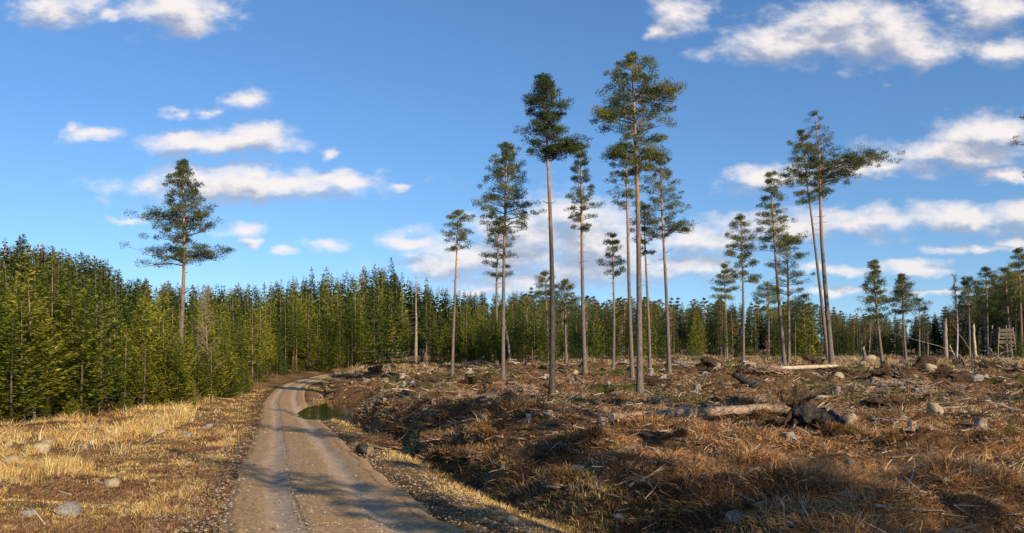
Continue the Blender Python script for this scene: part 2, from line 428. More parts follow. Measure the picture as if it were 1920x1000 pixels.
M = dict(
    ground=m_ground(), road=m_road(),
    blade=m_col('dry_stems', .85, .25), debris=m_col('twig_wood', .9),
    needle=m_needles('spruce_needles', (.016, .032, .008), (.075, .100, .014), (.165, .180, .022)),
    ypine=m_needles('young_pine_needles', (.05, .068, .010), (.195, .205, .020), (.37, .34, .038)),
    pine=m_needles('pine_needles', (.028, .046, .020), (.112, .138, .040), (.26, .24, .06)),
    rust=m_needles('rusty_needles', (.09, .05, .02), (.25, .135, .05), (.40, .24, .10)),
    bark=m_bark('pine_bark', (.155, .125, .10), (.46, .25, .115), .36, .78),
    dbark=m_bark('shaded_pine_bark', (.075, .062, .055), (.40, .22, .105), .42, .72),  # shadow on the lower stem painted in as darker bark
    gbark=m_bark('grey_bark', (.17, .135, .105), (.24, .18, .125), .3, .8),
    sbark=m_bark('spruce_bark', (.115, .088, .062), (.08, .065, .04), .3, .8),
    birch=m_bark('birch_bark', (.42, .38, .33), (.32, .25, .2), .5, .9, 9),
    dead=m_mottle('weathered_wood', (.10, .078, .058), (.27, .215, .165), (.48, .40, .32), 5),
    pale=m_mottle('peeled_wood', (.22, .16, .10), (.45, .36, .25), (.62, .53, .40), 3, .4),
    log=m_mottle('log_bark', (.08, .055, .038), (.25, .175, .12), (.42, .31, .22), 4),
    dark=m_mottle('charred_shaded_wood', (.014, .012, .011), (.045, .040, .036), (.13, .11, .09), 7, .9, .05, 1.),  # near-black tone also holds the fallen stump's shadow side
    stone=m_mottle('granite', (.11, .10, .08), (.27, .245, .205), (.46, .43, .37), 5, .5, .03),
    tan=m_mottle('tan_stone', (.17, .125, .07), (.38, .29, .18), (.56, .45, .30), 4, .5, .03),
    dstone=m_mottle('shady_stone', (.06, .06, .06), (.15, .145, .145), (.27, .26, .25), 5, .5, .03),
    soil=m_mottle('root_soil', (.014, .009, .006), (.06, .036, .02), (.15, .09, .05), 7, .9, .06),
    cut=m_mottle('cut_wood', (.30, .20, .11), (.58, .43, .26), (.70, .56, .38), 8, .2),
    plank=m_mottle('plank_wood', (.045, .038, .028), (.11, .092, .066), (.21, .18, .135), 6, .4),
)
def m_water():
    m, T = new_mat('pond_water')
    tc = T.add('ShaderNodeTexCoord').outputs['Object']; n = T.noise(tc, 2.5, 3)
    finish(T, (.006, .006, .003, 1), .03, n, .12, .05, .5); return m

# ------------------------------------------------------------------ ground, road, water
def moss_map(x, y): return np.clip((fbm(x * .22 + 9, y * .30, 3, 21) - .42) * 3.2, 0, 1)
def straw_map(x, y, s):
    left = smooth((-s - 1.2) / 1.2); sh = np.exp(-((s - 2.3) / .9) ** 2)
    v = left * (.38 + .9 * (fbm(x * .35, y * .35, 3, 31) - .35))
    v = v + left * .25 * smooth((30 - y) / 20) * smooth((-s - 5) / 4) + sh * .8
    return np.clip(v + (1 - left) * (fbm(x * .25, y * .3, 3, 33) - .5) * 1.2, 0, 1)

def build_ground():
    th = np.concatenate([np.linspace(-pi, -.80, 60)[:-1], np.linspace(-.80, .80, 1000), np.linspace(.80, pi, 60)[1:]])
    r = np.concatenate([[.4, 1.5, 3], np.geomspace(4.5, 260, 620), np.geomspace(275, 3500, 22)])
    A, Rr = np.meshgrid(th, r); X = Rr * np.sin(A); Y = Rr * np.cos(A); Z = height(X, Y)
    nr, nt = A.shape
    i = np.arange(nr - 1)[:, None] * nt; j = np.arange(nt - 1)[None]
    F = np.stack([i + j, i + nt + j, i + nt + j + 1, i + j + 1], -1).reshape(-1, 4)[:, ::-1]
    V = np.stack([X, Y, Z], -1).reshape(-1, 3)
    s, cy = road_dist(X, Y)
    mo = moss_map(X, Y) * smooth((s - 3) / 3) * smooth((Y - 22) / 12)
    me = mesh('ground', V, [F], M['ground'], {'straw': straw_map(X, Y, s).ravel(), 'moss': mo.ravel()}, None, True)
    struct(ob('ground', me))
    # the gravel road, a sheet just above the land
    P = [ROAD[0]]
    for a, b in zip(ROAD[:-1], ROAD[1:]):
        n = max(1, int(np.linalg.norm(b - a) / .25))
        for k in range(1, n + 1): P.append(a + (b - a) * k / n)
    P = np.array(P); T = np.gradient(P, axis=0)
    k = np.ones(25) / 25
    Tp = np.pad(T, ((12, 12), (0, 0)), mode='edge'); T = np.stack([np.convolve(Tp[:, q], k, 'valid') for q in (0, 1)], 1)
    T /= np.linalg.norm(T, axis=1)[:, None]
    N = np.stack([T[:, 1], -T[:, 0]], 1); u = np.linspace(-1.85, 1.85, 60)
    wj = .79 + .16 * (fbm(P[:, 1] * .9, P[:, 0] * .9, 3, 44) - .5)[:, None]
    X = P[:, 0:1] + N[:, 0:1] * u * wj; Y = P[:, 1:2] + N[:, 1:2] * u * wj
    s, cy = road_dist(X, Y)
    Z = zroad(cy) + .02 - .075 * np.exp(-((np.abs(u)[None] - .88) / .26) ** 2) * (.6 + .4 * fbm(X * .5, Y * .5, 2, 9)) - .10 * smooth((np.abs(u)[None] - 1.6) / .25) + (fbm(X * 3, Y * 3, 3, 12) - .5) * .02
    g = height(X, Y, False); pr = pond_r(X, Y); Z = np.where(pr < 1.35, np.minimum(Z, g + .01), Z)
    nr, nt = X.shape; i = np.arange(nr - 1)[:, None] * nt; j = np.arange(nt - 1)[None]
    F = np.stack([i + j, i + j + 1, i + nt + j + 1, i + nt + j], -1).reshape(-1, 4)
    me = mesh('road', np.stack([X, Y, Z], -1).reshape(-1, 3), [F], M['road'], {'u': np.broadcast_to(u, X.shape).ravel()}, None, True)
    struct(ob('road', me))
    # pond water
    n = 48; a = np.arange(n) * 2 * pi / n
    c, s_ = cos(POND[4]), sin(POND[4]); pu, pv = POND[2] * 1.25 * np.cos(a), POND[3] * 1.25 * np.sin(a)
    V = np.stack([POND[0] + pu * c - pv * s_, POND[1] + pu * s_ + pv * c, np.full(n, WLEV)], 1); V = np.vstack([V, [[POND[0], POND[1], WLEV]]])
    jj = np.arange(n); me = mesh('water', V, [np.stack([jj, (jj + 1) % n, np.full(n, n)], -1)], m_water())
    struct(ob('water', me))
build_ground()

# ------------------------------------------------------------------ ground cover (nobody could count it)
def sample_pts(n, d0, d1, p=1.5, xm=.74):
    u = R.random(n); q = 1 - p
    D = (d0 ** q + u * (d1 ** q - d0 ** q)) ** (1 / q)
    return R.uniform(-xm, xm, n) * D, D

def scatter(name, label, cat, x, y, k, hgt, rad, lean, wid, cols, mat, sink=.02, base_tilt=0.0):
    n = len(x); z = height(x, y)
    N = n * k; i = np.repeat(np.arange(n), k)
    hh = np.broadcast_to(hgt, (n,))[i] * R.uniform(.45, 1.1, N); rr = np.broadcast_to(rad, (n,))[i]; ww = np.broadcast_to(wid, (n,))[i] * R.uniform(.6, 1.3, N)
    a = R.uniform(0, 2 * pi, N); q = np.sqrt(R.random(N)) * rr
    B = np.stack([x[i] + np.cos(a) * q, y[i] + np.sin(a) * q, z[i] - sink], 1)
    ln = np.broadcast_to(lean, (n,))[i]
    az = a + R.normal(0, .8, N); el = np.clip(R.normal(0, 1, N) * .5 + 1, 0, 2.2) * ln
    Dv = np.stack([np.cos(az) * np.sin(el), np.sin(az) * np.sin(el), np.abs(np.cos(el)) + .05], 1)
    el2 = el + .5; D2 = np.stack([np.cos(az) * np.sin(el2), np.sin(az) * np.sin(el2), np.cos(el2) * .8], 1)
    S = np.cross(Dv, R.normal(size=(N, 3))); S /= np.linalg.norm(S, axis=1)[:, None] + 1e-9; S *= ww[:, None] / 2
    Mid = B + Dv * hh[:, None] * .55; Tip = Mid + D2 * hh[:, None] * .5
    V = np.stack([B - S, B + S, Mid + S * .8, Mid - S * .8, Tip], 1).reshape(-1, 3)
    o = np.arange(N)[:, None] * 5
    C = cols[i] * R.uniform(.6, 1.35, (N, 1)) * (1 + R.normal(0, .06, (N, 3)))
    C = np.clip(C, 0, .85)
    me = mesh(name, V, [o + np.array([0, 1, 2, 3]), o + np.array([3, 2, 4])], mat, None, np.repeat(C, 5, axis=0))
    return tag(ob(name, me), label, cat, None, 'stuff')

def pick(cols, n, p=None): 
    c = np.array(cols, float); return c[R.choice(len(c), n, p=p)]

def ground_cover():
    dsc = lambda y: np.clip(y / 14, .8, 3.2)     # farther blades drawn a little wider and in bigger tufts
    # golden dry grass, left verge and road shoulders
    x, y = sample_pts(80000, 6, 120); s, cy = road_dist(x, y)
    st = straw_map(x, y, s)
    pl = fbm(x * .8, y * .8, 3, 61)
    edge = np.clip((np.abs(s) + .5 * (fbm(x * 1.2, y * 1.2, 2, 97) - .5) - 1.15) / .7, 0, 1) ** 2
    keep = ((s < -1.1) & (R.random(len(x)) < edge * np.clip((pl - .40) * 5, .06, 1)) & (y < 75)) | ((s > 1.1) & (s < 3.7) & (R.random(len(x)) < edge * np.clip((fbm(x * .7, y * .7, 3, 77) - .36) * 4, .12, .85)))
    keep |= (np.abs(s) < .42) & (R.random(len(x)) < .3 * smooth((fbm(x * .8, y * .8, 3, 98) - .42) / .15))
    keep &= (pond_r(x, y) > 1.05)
    x, y, s = x[keep], y[keep], s[keep]; n = len(x)
    tall = np.where(s < -4.5, 1.15 + 1.1 * smooth((fbm(x * 1.1, y * 1.1, 2, 63) - .55) / .12), np.where(np.abs(s) < 1.9, .22, .5)) * np.clip((fbm(x * .6, y * .6, 3, 61) - .25) * 2.2, .35, 1.3)
    h = R.uniform(.14, .42, n) * tall * (1 + .3 * np.clip(y / 60, 0, 1))
    c = pick([(.74, .50, .18), (.62, .40, .13), (.80, .60, .28), (.46, .28, .10), (.40, .22, .08)], n, [.3, .25, .2, .15, .1])
    scatter('dry_grass', 'golden dry grass tufts on the left verge and along the road shoulders', 'grass', x, y, 11, h, .10 * dsc(y), .32, .009 * dsc(y), c, M['blade'])
    # low purple-brown heather beside the road on the left
    x, y = sample_pts(60000, 6, 80); s, cy = road_dist(x, y)
    keep = (s < -1.5) & (R.random(len(x)) < np.clip((-s - 1.4) * 2, 0, 1) * np.clip(1.35 - (-s - 1.6) * .10 - (fbm(x * .8, y * .8, 3, 61) - .40) * 4, .12, 1))
    x, y, s = x[keep], y[keep], s[keep]; n = len(x)
    c = pick([(.20, .10, .06), (.28, .14, .07), (.36, .22, .09), (.13, .07, .05), (.42, .27, .12)], n, [.26, .24, .2, .15, .15])
    scatter('heather', 'low red brown heather between the dry grass and the gravel road', 'heather', x, y, 12, R.uniform(.05, .17, n) * (1 + .5 * (y > 25)), .09 * dsc(y), .85, .011 * dsc(y), c, M['blade'])
    # loose gravel along the wheel tracks and road edges
    x, y = sample_pts(90000, 6, 60, 1.6, .7); s, cy = road_dist(x, y)
    a_ = np.abs(s); keep = (a_ < 2.3) & (R.random(len(x)) < np.where(a_ > 1.3, .9, np.where(a_ < .45, .55, .12))); x, y, s = x[keep], y[keep], s[keep]; n = len(x)
    z = np.maximum(height(x, y), np.where(np.abs(s) < 1.6, zroad(y) + .0, -9)) + .012
    r = .007 + .03 * R.random(n) ** 2.2 * np.clip(y / 16, .8, 2); oc = np.array([[1, 0, 0], [0, 1, 0], [-1, 0, 0], [0, -1, 0], [0, 0, .7], [0, 0, -.7]], float)
    V = (oc[None] * R.uniform(.6, 1.3, (n, 6, 1)) * r[:, None, None] + np.stack([x, y, z], 1)[:, None]).reshape(-1, 3)
    F = (np.arange(n)[:, None, None] * 6 + np.array([[0, 1, 4], [1, 2, 4], [2, 3, 4], [3, 0, 4]])[None]).reshape(-1, 3)
    c = pick([(.30, .225, .15), (.22, .16, .105), (.34, .27, .19), (.15, .11, .07)], n) * R.uniform(.8, 1.2, (n, 1))
    tag(ob('gravel', mesh('gravel', V, [F], M['debris'], None, np.repeat(c, 6, axis=0))), 'loose gravel stones along the tracks and edges of the road', 'gravel', None, 'stuff')
    # rusty bracken and felling litter on the cleared ground
    x, y = sample_pts(170000, 5, 170, 1.45); s, cy = road_dist(x, y)
    pl = fbm(x * .5, y * .6, 4, 71)
    keep = (s > 2.9) & (R.random(len(x)) < np.clip((pl - .36) * 5, .10, 1)) & (pond_r(x, y) > 1.25)
    x, y, s = x[keep], y[keep], s[keep]; n = len(x)
    near = smooth((30 - y) / 14)
    ca = pick([(.55, .275, .10), (.38, .185, .075), (.68, .41, .18), (.14, .072, .04), (.45, .27, .135), (.70, .48, .25)], n, [.28, .25, .16, .15, .1, .06])
    cb = pick([(.52, .33, .17), (.36, .21, .11), (.62, .45, .26), (.15, .085, .05), (.44, .26, .12)], n)
    t = (R.random(n) < near * .8)[:, None]; c = np.where(t, ca, cb)
    bk = (s > 2.8) & (s < 4.9) & (y < 36) & (y > 9) & (R.random(n) < .8)       # shade on the cut bank put into darker bracken colours
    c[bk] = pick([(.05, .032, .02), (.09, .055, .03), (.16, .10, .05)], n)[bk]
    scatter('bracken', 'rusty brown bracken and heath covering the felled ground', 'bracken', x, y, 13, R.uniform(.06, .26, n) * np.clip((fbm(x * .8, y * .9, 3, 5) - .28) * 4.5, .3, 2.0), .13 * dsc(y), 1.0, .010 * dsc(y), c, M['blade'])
    # green blueberry and moss patches
    x, y = sample_pts(60000, 20, 150, 1.3); s, cy = road_dist(x, y)
    keep = (s > 3.2) & (R.random(len(x)) < moss_map(x, y) ** 1.5 * smooth((y - 22) / 12) * .65)
    x, y = x[keep], y[keep]; n = len(x)
    c = pick([(.10, .12, .02), (.16, .165, .03), (.07, .08, .018), (.24, .19, .05)], n)
    scatter('blueberry_scrub', 'low green blueberry scrub and moss patches on the felled ground', 'scrub', x, y, 12, R.uniform(.08, .24, n), .16 * dsc(y), .8, .016 * dsc(y), c, M['blade'])
    # pale tall grass in front of the far forest
    x, y = sample_pts(40000, 85, 230, 1.01); s, cy = road_dist(x, y)
    keep = (s > 3) & (R.random(len(x)) < np.clip((fbm(x * .07, y * .07, 3, 81) - .42) * 5 + smooth((x - 5) / 30) * .35, 0, 1))
    x, y = x[keep], y[keep]; n = len(x)
    c = pick([(.52, .38, .19), (.42, .29, .14), (.58, .44, .25)], n)
    scatter('pale_grass', 'pale straw coloured tall grass along the far forest edge', 'grass', x, y, 9, R.uniform(.3, .75, n), .5, .3, .05, c, M['blade'])
    # small twigs and slivers of wood
    xa, ya = sample_pts(15000, 5.5, 150, 1.45); xb, yb = sample_pts(14000, 24, 130, 1.1, .7); x, y = np.concatenate([xa, xb[xb > -16]]), np.concatenate([ya, yb[xb > -16]]); s, cy = road_dist(x, y)
    keep = ((s > 3.2) & (R.random(len(x)) < .8)) | ((s < -3) & (R.random(len(x)) < .10)); keep &= pond_r(x, y) > 1.2
    x, y = x[keep], y[keep]; n = len(x); z = height(x, y)
    L = R.uniform(.10, .5, n) * np.clip(y / 22, .7, 2.0); w = R.uniform(.004, .010, n) * np.clip(y / 12, .8, 4); a = R.uniform(0, 2 * pi, n); e = R.normal(.12, .28, n)
    D = np.stack([np.cos(a) * np.cos(e), np.sin(a) * np.cos(e), np.sin(e)], 1); C0 = np.stack([x, y, z + .05 + np.abs(D[:, 2]) * L / 2], 1)
    S = np.stack([-np.sin(a), np.cos(a), np.zeros(n)], 1) * w[:, None]; U = np.cross(D, S)
    bend = R.normal(0, .06, (n, 1)) * L[:, None] * S / w[:, None]
    ring = lambda P, q: [P + S * q, P + U * q, P - S * q, P - U * q]
    V = np.stack(ring(C0 - D * L[:, None] / 2, 1.) + ring(C0 + bend, .9) + ring(C0 + D * L[:, None] / 2, .5), 1).reshape(-1, 3)
    f = []
    for b in (0, 4):
        for q in range(4): f.append([b + q, b + (q + 1) % 4, b + 4 + (q + 1) % 4, b + 4 + q])
    F = (np.arange(n)[:, None, None] * 12 + np.array(f)[None]).reshape(-1, 4)
    c = pick([(.36, .29, .22), (.24, .165, .11), (.13, .085, .055), (.52, .44, .34), (.34, .20, .10)], n, [.14, .28, .30, .06, .22]) * R.uniform(.7, 1.2, (n, 1))
    tag(ob('twigs', mesh('twigs', V, [F], M['debris'], None, np.repeat(c, 12, axis=0))), 'thin broken twigs and wood slivers littering the felled ground', 'twigs', None, 'stuff')
ground_cover()

# ------------------------------------------------------------------ trees
def trunk_geo(H, r0, r1=.03, bend=.15, n=14, k=8, flare=1.35, a0=0., a1=1.):
    t = np.linspace(0, 1, n); ph = R.uniform(0, 6.28)
    P = np.stack([bend * np.sin(t * 3 + ph) * t, bend * np.cos(t * 2.3 + ph) * t, t * H], 1); P[:, :2] -= P[0, :2]
    r = r0 * (1 - t) ** .75 * .97 + r1; r = r * (1 + (flare - 1) * np.exp(-t * H / .35)); P[0, 2] = -.35
    return P, r, np.repeat(a0 + (a1 - a0) * t, k)

def add_trunk(G, P, r, a, k=8):
    G.tube(P, r, k, a, cap=False)

def interp_path(P, z): return np.array([np.interp(z, P[:, 2], P[:, q]) for q in (0, 1)] + [z])

def tuft_cloud(G, C, rad, n, L, W, a, flat=.55):
    """needle brushes spread over a flattened lump centred on each C"""
    m = len(C); i = np.repeat(np.arange(m), n)
    d = R.normal(size=(m * n, 3)); d /= np.linalg.norm(d, axis=1)[:, None]
    off = d * (R.random((m * n, 1)) ** .55) * rad[i][:, None]; off[:, 2] *= flat
    D = d + np.array([0, 0, .45]) + R.normal(0, .35, d.shape)
    G.blades(C[i] + off, D, R.uniform(.6, 1.2, m * n) * L, W, np.clip(a[i] + R.normal(0, .08, m * n), 0, 1))

def make_pine(H, cb, Rc, r0=.2, seed=0, prof='oval', nl=46, lobes=(), bare_top=0., dens=1.0, dead=8, mat='pine', bark='bark', bend=.2, nd=60, clump=.42, path=None, bl=1.):
    """Scots pine: slim bare stem, crown of limbs carrying needle lumps from cb*H to H; lobes = (z, azimuth, reach, n)"""
    global R
    keepR = R; R = np.random.default_rng(seed)
    root = empty('pine_tree')
    P, r, a = trunk_geo(H * .985, r0, .025, bend, 18); 
    if path is not None:
        P[:, 0] += np.interp(P[:, 2] / H, *path)
    G = Geo(); add_trunk(G, P, r, a)
    B = Geo(); C = Geo(); cs = []; cr = []; ca = []
    zc = cb * H; ga = R.uniform(0, 6.28)
    for q in range(nl):
        t = (q + R.random()) / nl; nw = max(6, nl // 4); t = .72 * (math.floor(t * nw) + .3) / nw + .28 * t; z = zc + (H * .985 - zc) * t ** .92
        if prof == 'oval': w = math.sin(pi * min(1, .22 + .80 * t)) ** .8
        elif prof == 'cone': w = (1 - t) ** .75 * min(1, .55 + t * 3) + .07
        elif prof == 'umbrella': w = min(1, .35 + t * .9) * math.sqrt(max(0, 1 - t ** 4)) + .1
        else: w = .8 - .35 * t
        ga += 2.4; L = max(.25, Rc * w * R.uniform(.6, 1.12))
        up = R.uniform(-.05, .35) + .45 * t
        lb = [(z, ga, L, up)]
        for (z, az, L, up) in lb:
            limb(P, B, cs, cr, ca, z, az, L, up, clump, t, r0)
    for (tz, az, L, n) in lobes:
        for q in range(n): limb(P, B, cs, cr, ca, tz * H + R.normal(0, .03) * H * .3, az + R.normal(0, .3), L * R.uniform(.7, 1.05), R.uniform(-.05, .3), clump * 1.15, .3, r0 * 1.1)
    for q in range(dead):   # dead snags under the crown
        z = zc * R.uniform(.72, 1.0); az = R.uniform(0, 6.28); L = R.uniform(.25, 1.) * Rc * .5; p0 = interp_path(P, z)
        p1 = p0 + np.array([cos(az) * L, sin(az) * L, L * R.uniform(-.1, .5)]); B.tube([p0, (p0 + p1) / 2 + [0, 0, -.06], p1], [.03, .018, .008], 4, .2, False)
    cs = np.array(cs); cr = np.array(cr); ca = np.array(ca)
    if bare_top > 0:
        k = R.random(len(cs)) > bare_top * smooth((cs[:, 2] / H - .80) / .08); cs, cr, ca = cs[k], cr[k], ca[k]
    if dens < 1: k = R.random(len(cs)) < dens; cs, cr, ca = cs[k], cr[k], ca[k]
    tuft_cloud(C, cs, cr, int(nd * 1.7), .165 * bl, .040 * bl, ca, .6)
    join(G, B); ob('trunk', G.mesh('pine_trunk', M[bark], True), root)
    ob('crown', C.mesh('pine_crown', M[mat]), root)
    R = keepR
    return root

def limb(P, B, cs, cr, ca, z, az, L, up, clump, t, r0):
    p0 = interp_path(P, z); n = 5; u = np.linspace(0, 1, n)
    side = R.normal(0, .16) * L
    X = u * L; Zz = up * L * u ** 1.6 + L * .05 * np.sin(u * 4)
    path = p0 + np.stack([np.cos(az) * X - np.sin(az) * side * u ** 2, np.sin(az) * X + np.cos(az) * side * u ** 2, Zz], 1)
    rb = min(.075, .018 + .016 * L) * (r0 / .2) ** .5
    B.tube(path, .8 * rb * (1 - u) + .008, 5, .42, False)
    tone = np.clip(R.normal(.45, .16), 0, 1)
    m = max(2, int(2 + L * 2.2))
    for j in range(m):
        q = 1 - .68 * (j / m) ** 1.1 if L > .7 else R.uniform(.3, 1)
        c = np.array([np.interp(q, u, path[:, k]) for k in range(3)])
        spread = .30 * L * (1.15 - .5 * abs(q - .6))
        off = R.normal(0, 1, 3) * [spread * .6, spread * .6, .14 + .05 * L]
        off[2] = abs(off[2]) * .8 + .03
        e = c + off
        if j % 2 == 0 and L > .6: B.tube([c, c * .4 + e * .6 + [0, 0, -.04], e], [.014, .010, .006], 3, .6, False)
        cs.append(e); cr.append(clump * R.uniform(.45, 1.05) * min(1, .62 + .3 * L)); ca.append(np.clip(tone + R.normal(0, .10), 0, 1))

def make_spruce(H=10., Rc=1.7, cb=.03, seed=0, droop=.25, wh=30, per=7, mat='needle', bark='sbark', tone=.45, up=0., gap=.08, sp=.34, name='spruce_tree', shag=1.0, dead=0):
    global R
    keepR = R; R = np.random.default_rng(seed)
    root = empty(name); P, r, a = trunk_geo(H, .0078 * H, .008, .08, 12, 6); G = Geo(); add_trunk(G, P, r, a, 6)
    C = Geo(); zc = cb * H
    for w in range(wh):
        t = w / wh; z = zc + (H * .985 - zc) * (t + R.normal(0, .006)); Lw = Rc * ((1 - t) ** .82) * min(1, .72 + t * 3) + .06
        if w > wh - 2: Lw = .12
        n = max(4, int(1.35 * per * (.55 + .45 * (1 - t)) + .5)); a0 = R.uniform(0, 6.28)
        for q in range(n):
            if R.random() < gap: continue
            az = a0 + q * 2 * pi / n + R.normal(0, .2); L = Lw * R.uniform(.68, 1.15) * shag ** R.normal(0, 1)
            d = np.array([cos(az), sin(az), 0]); sd = np.array([-sin(az), cos(az), 0])
            dr = droop * (1 - t) - .35 * t - up
            p0 = interp_path(P, max(.05, z + R.normal(0, .05)))
            m = max(3, int(L / .13)); s = (np.arange(m) + R.random(m)) / m * .9 + .1; s = np.sqrt(s)
            ax = p0 + d * (s * L)[:, None]; ax[:, 2] += -dr * L * s + .22 * L * s ** 2.5
            tn = np.clip(tone + R.normal(0, .15) + (s - .6) * .35, 0, 1)
            for sg in (-1, 1):
                l = 1.22 * (sp * (1.1 - s * .55) * (.5 + .5 * min(1, L))) * R.uniform(.7, 1.2, m)
                D = d * R.uniform(.5, .9, (m, 1)) + sd * sg * R.uniform(.5, 1., (m, 1)) + np.array([0, 0, 1]) * R.normal(-.18 + up * .9, .22, (m, 1))
                C.sprays(ax, D, l, l * .36, tn)
            k = max(2, m // 2); D = d + R.normal(0, .3, (k, 3)) + [0, 0, -.25 + up]
            C.sprays(ax[-k:], D, .26, .07, tn[-k:])
    D = R.normal(0, .25, (10, 3)) + [0, 0, 1]; C.sprays(np.repeat([P[-1] - [0, 0, .28]], 10, 0), D, .34, .05, np.full(10, tone + .1))
    if dead:
        B = Geo()
        for q in range(dead):
            z = R.uniform(.06, cb + .08) * H; az = R.uniform(0, 6.28); L = R.uniform(.2, .75) * Rc; p0 = interp_path(P, z)
            B.tube([p0, p0 + [cos(az) * L * .6, sin(az) * L * .6, -.02], p0 + [cos(az) * L, sin(az) * L, -.10]], [.018, .012, .005], 3, .5, False)
    if dead: join(G, B)
    t = ob('trunk', G.mesh('spruce_trunk', M[bark], True), root)
    ob('crown', C.mesh('spruce_crown', M[mat]), root)
    R = keepR
    return root

def make_birch(H=10., seed=0, Rc=1.6, mat='birch', name='birch_tree', cb=.35, n=34):
    global R
    keepR = R; R = np.random.default_rng(seed)
    root = empty(name); P, r, a = trunk_geo(H, .0095 * H, .01, .35, 14, 6); G = Geo(); add_trunk(G, P, r, a, 6); B = Geo()
    for q in range(n):
        t = (q + R.random()) / n; z = H * (cb + (.97 - cb) * t); az = R.uniform(0, 6.28); L = Rc * (1.1 - t * .75) * R.uniform(.6, 1.1)
        p0 = interp_path(P, z); d = np.array([cos(az), sin(az), R.uniform(.7, 1.4)]); d /= np.linalg.norm(d)
        u = np.linspace(0, 1, 5)[:, None]; path = p0 + d * u * L + np.array([0, 0, -.12]) * L * u ** 2; B.tube(path, (.03 * (1 - u[:, 0]) + .006), 4, 1., False)
        for k in range(12):
            s = R.uniform(.25, 1); c = p0 + d * s * L; e = d * .5 + R.normal(0, .6, 3) + [0, 0, .1]; e /= np.linalg.norm(e); l = R.uniform(.3, .7)
            B.tube([c, c + e * l * .6 + [0, 0, .02], c + e * l - [0, 0, .05]], [.012, .008, .004], 3, 1., False)
    t = ob('trunk', G.mesh('birch_trunk', M[mat], True), root); ob('crown', B.mesh('birch_crown', M['gbark']), root)
    R = keepR
    return root

USED = set()
def place(proto, x, y, H, base=10., rz=None, wide=1.0, label=None, cat=None, group=None, tilt=(0, 0)):
    z = float(height(np.array([x]), np.array([y]))[0]) - .05; s = H / base
    rz = random.uniform(0, 6.28) if rz is None else rz
    if proto.name not in USED:
        USED.add(proto.name); o = proto; o.location = (x, y, z); o.rotation_euler = (*tilt, rz); o.scale = (s * wide, s * wide, s)
    else: o = copy_tree(proto, (x, y, z), rz, (s * wide, s * wide, s), tilt)
    tag(o, label, cat, group); return o

# --- the standing pines of the felled ground: base pixel, top pixel y, crown bottom y, crown half width (px), stem px
def hero(bx, by, tx, ty, cy, hw, stem, label, seed, D=None, **kw):
    if D is None: x, y, z = ground_at(bx, by)
    else: x, y, z = at(bx, D)
    H = (EYE - z) + (HORY - ty) / FPX * y; zc = (EYE - z) + (HORY - cy) / FPX * y
    lean = (tx - bx) / FPX * y / H
    f = max(1., y / 62); kw['clump'] = kw.get('clump', .42) * f ** .9; kw['bl'] = f ** .65; kw['nd'] = int(kw.get('nd', 60) * (1 if y < 56 else .8)); kw['dens'] = kw.get('dens', 1.) * (1 if y < 56 else .88)
    kw['lobes'] = [(a, b, c / FPX * y, n) for (a, b, c, n) in kw.get('lobes', [])]
    o = make_pine(H, zc / H, hw / FPX * y, stem / FPX * y / 2 * .77, seed, **kw)
    o.location = (x, y, z - .03); o.rotation_euler = (0, math.atan(lean), 0)
    tag(o, label, 'pine'); USED.add(o.name)
    return o

hero(1200, 738, 1187, 92, 330, 68, 15, 'tallest pine with orange upper stem and broad dark crown standing near the centre', 11, prof='oval', nl=44, clump=.52, nd=64, bark='bark', lobes=[(.86, 0.1, 86, 6), (.80, 3.2, 70, 5), (.68, .2, 55, 4), (.68, 3.0, 60, 3)], bend=.25)
hero(1035, 740, 1030, 138, 305, 42, 13, 'second tallest pine with a shaded lower stem and crown bulging to the right', 12, prof='oval', nl=50, lobes=[(.75, .1, 66, 7)], clump=.44, bend=.32, bark='dbark')
hero(1186, 711, 1168, 245, 395, 34, 10, 'slim pine directly left behind the tallest pine', 13, prof='oval', nl=34, dens=.8)
hero(1097, 700, 1084, 262, 440, 36, 10, 'pine with a narrow pointed crown between the two tallest pines', 14, prof='cone', nl=42, dead=14)
hero(943, 713, 948, 262, 445, 60, 9, 'pine with a spire shaped top and wide skirt right of the slender left pine', 15, prof='cone', nl=62, bend=.1, mat='pine')
hero(930, 676, 935, 408, 528, 36, 8, 'smaller pine partly behind the spire shaped pine', 16, prof='oval', nl=30, dens=.85)
hero(848, 703, 857, 390, 474, 24, 7, 'very slender pine with a small tuft crown, leftmost on the felled ground', 17, prof='oval', nl=26, bend=.12)
hero(1255, 698, 1240, 282, 450, 46, 9, 'pale green pine standing right of the tallest pine', 18, prof='cone', nl=44, lobes=[(.64, .1, 50, 5)], dens=.85)
hero(1219, 694, 1210, 378, 482, 27, 7, 'thin dark stemmed pine seen between the tallest pine and its right neighbour', 19, prof='oval', nl=22, bark='gbark')
hero(1150, 693, 1152, 434, 522, 28, 7, 'short pine with a compact crown left of the tallest pine', 20, prof='cone', nl=26, dens=.9)
hero(1560, 683, 1524, 198, 372, 44, 13, 'tall pine with thin bare top and a heavy limb reaching right', 21, prof='cone', nl=46, bare_top=.72, lobes=[(.755, 0.05, 118, 9), (.72, -.2, 90, 5)], dead=14, path=([0, .5, .8, 1.], [0, -.1, .25, .0]))
hero(1553, 680, 1503, 232, 385, 36, 9, 'leaning pine whose stem joins the tall thin topped pine at its foot', 22, prof='oval', nl=40, bark='gbark', lobes=[(.78, 3.0, 50, 3)])
hero(1471, 684, 1442, 315, 478, 42, 9, 'pine leaning slightly left, second from the thin topped pine', 23, prof='cone', nl=42, lobes=[(.62, 0, 48, 4)])
hero(1479, 680, 1478, 436, 560, 42, 8, 'shorter orange stemmed pine directly behind the slightly leaning pine', 24, prof='oval', nl=32, dens=.75)
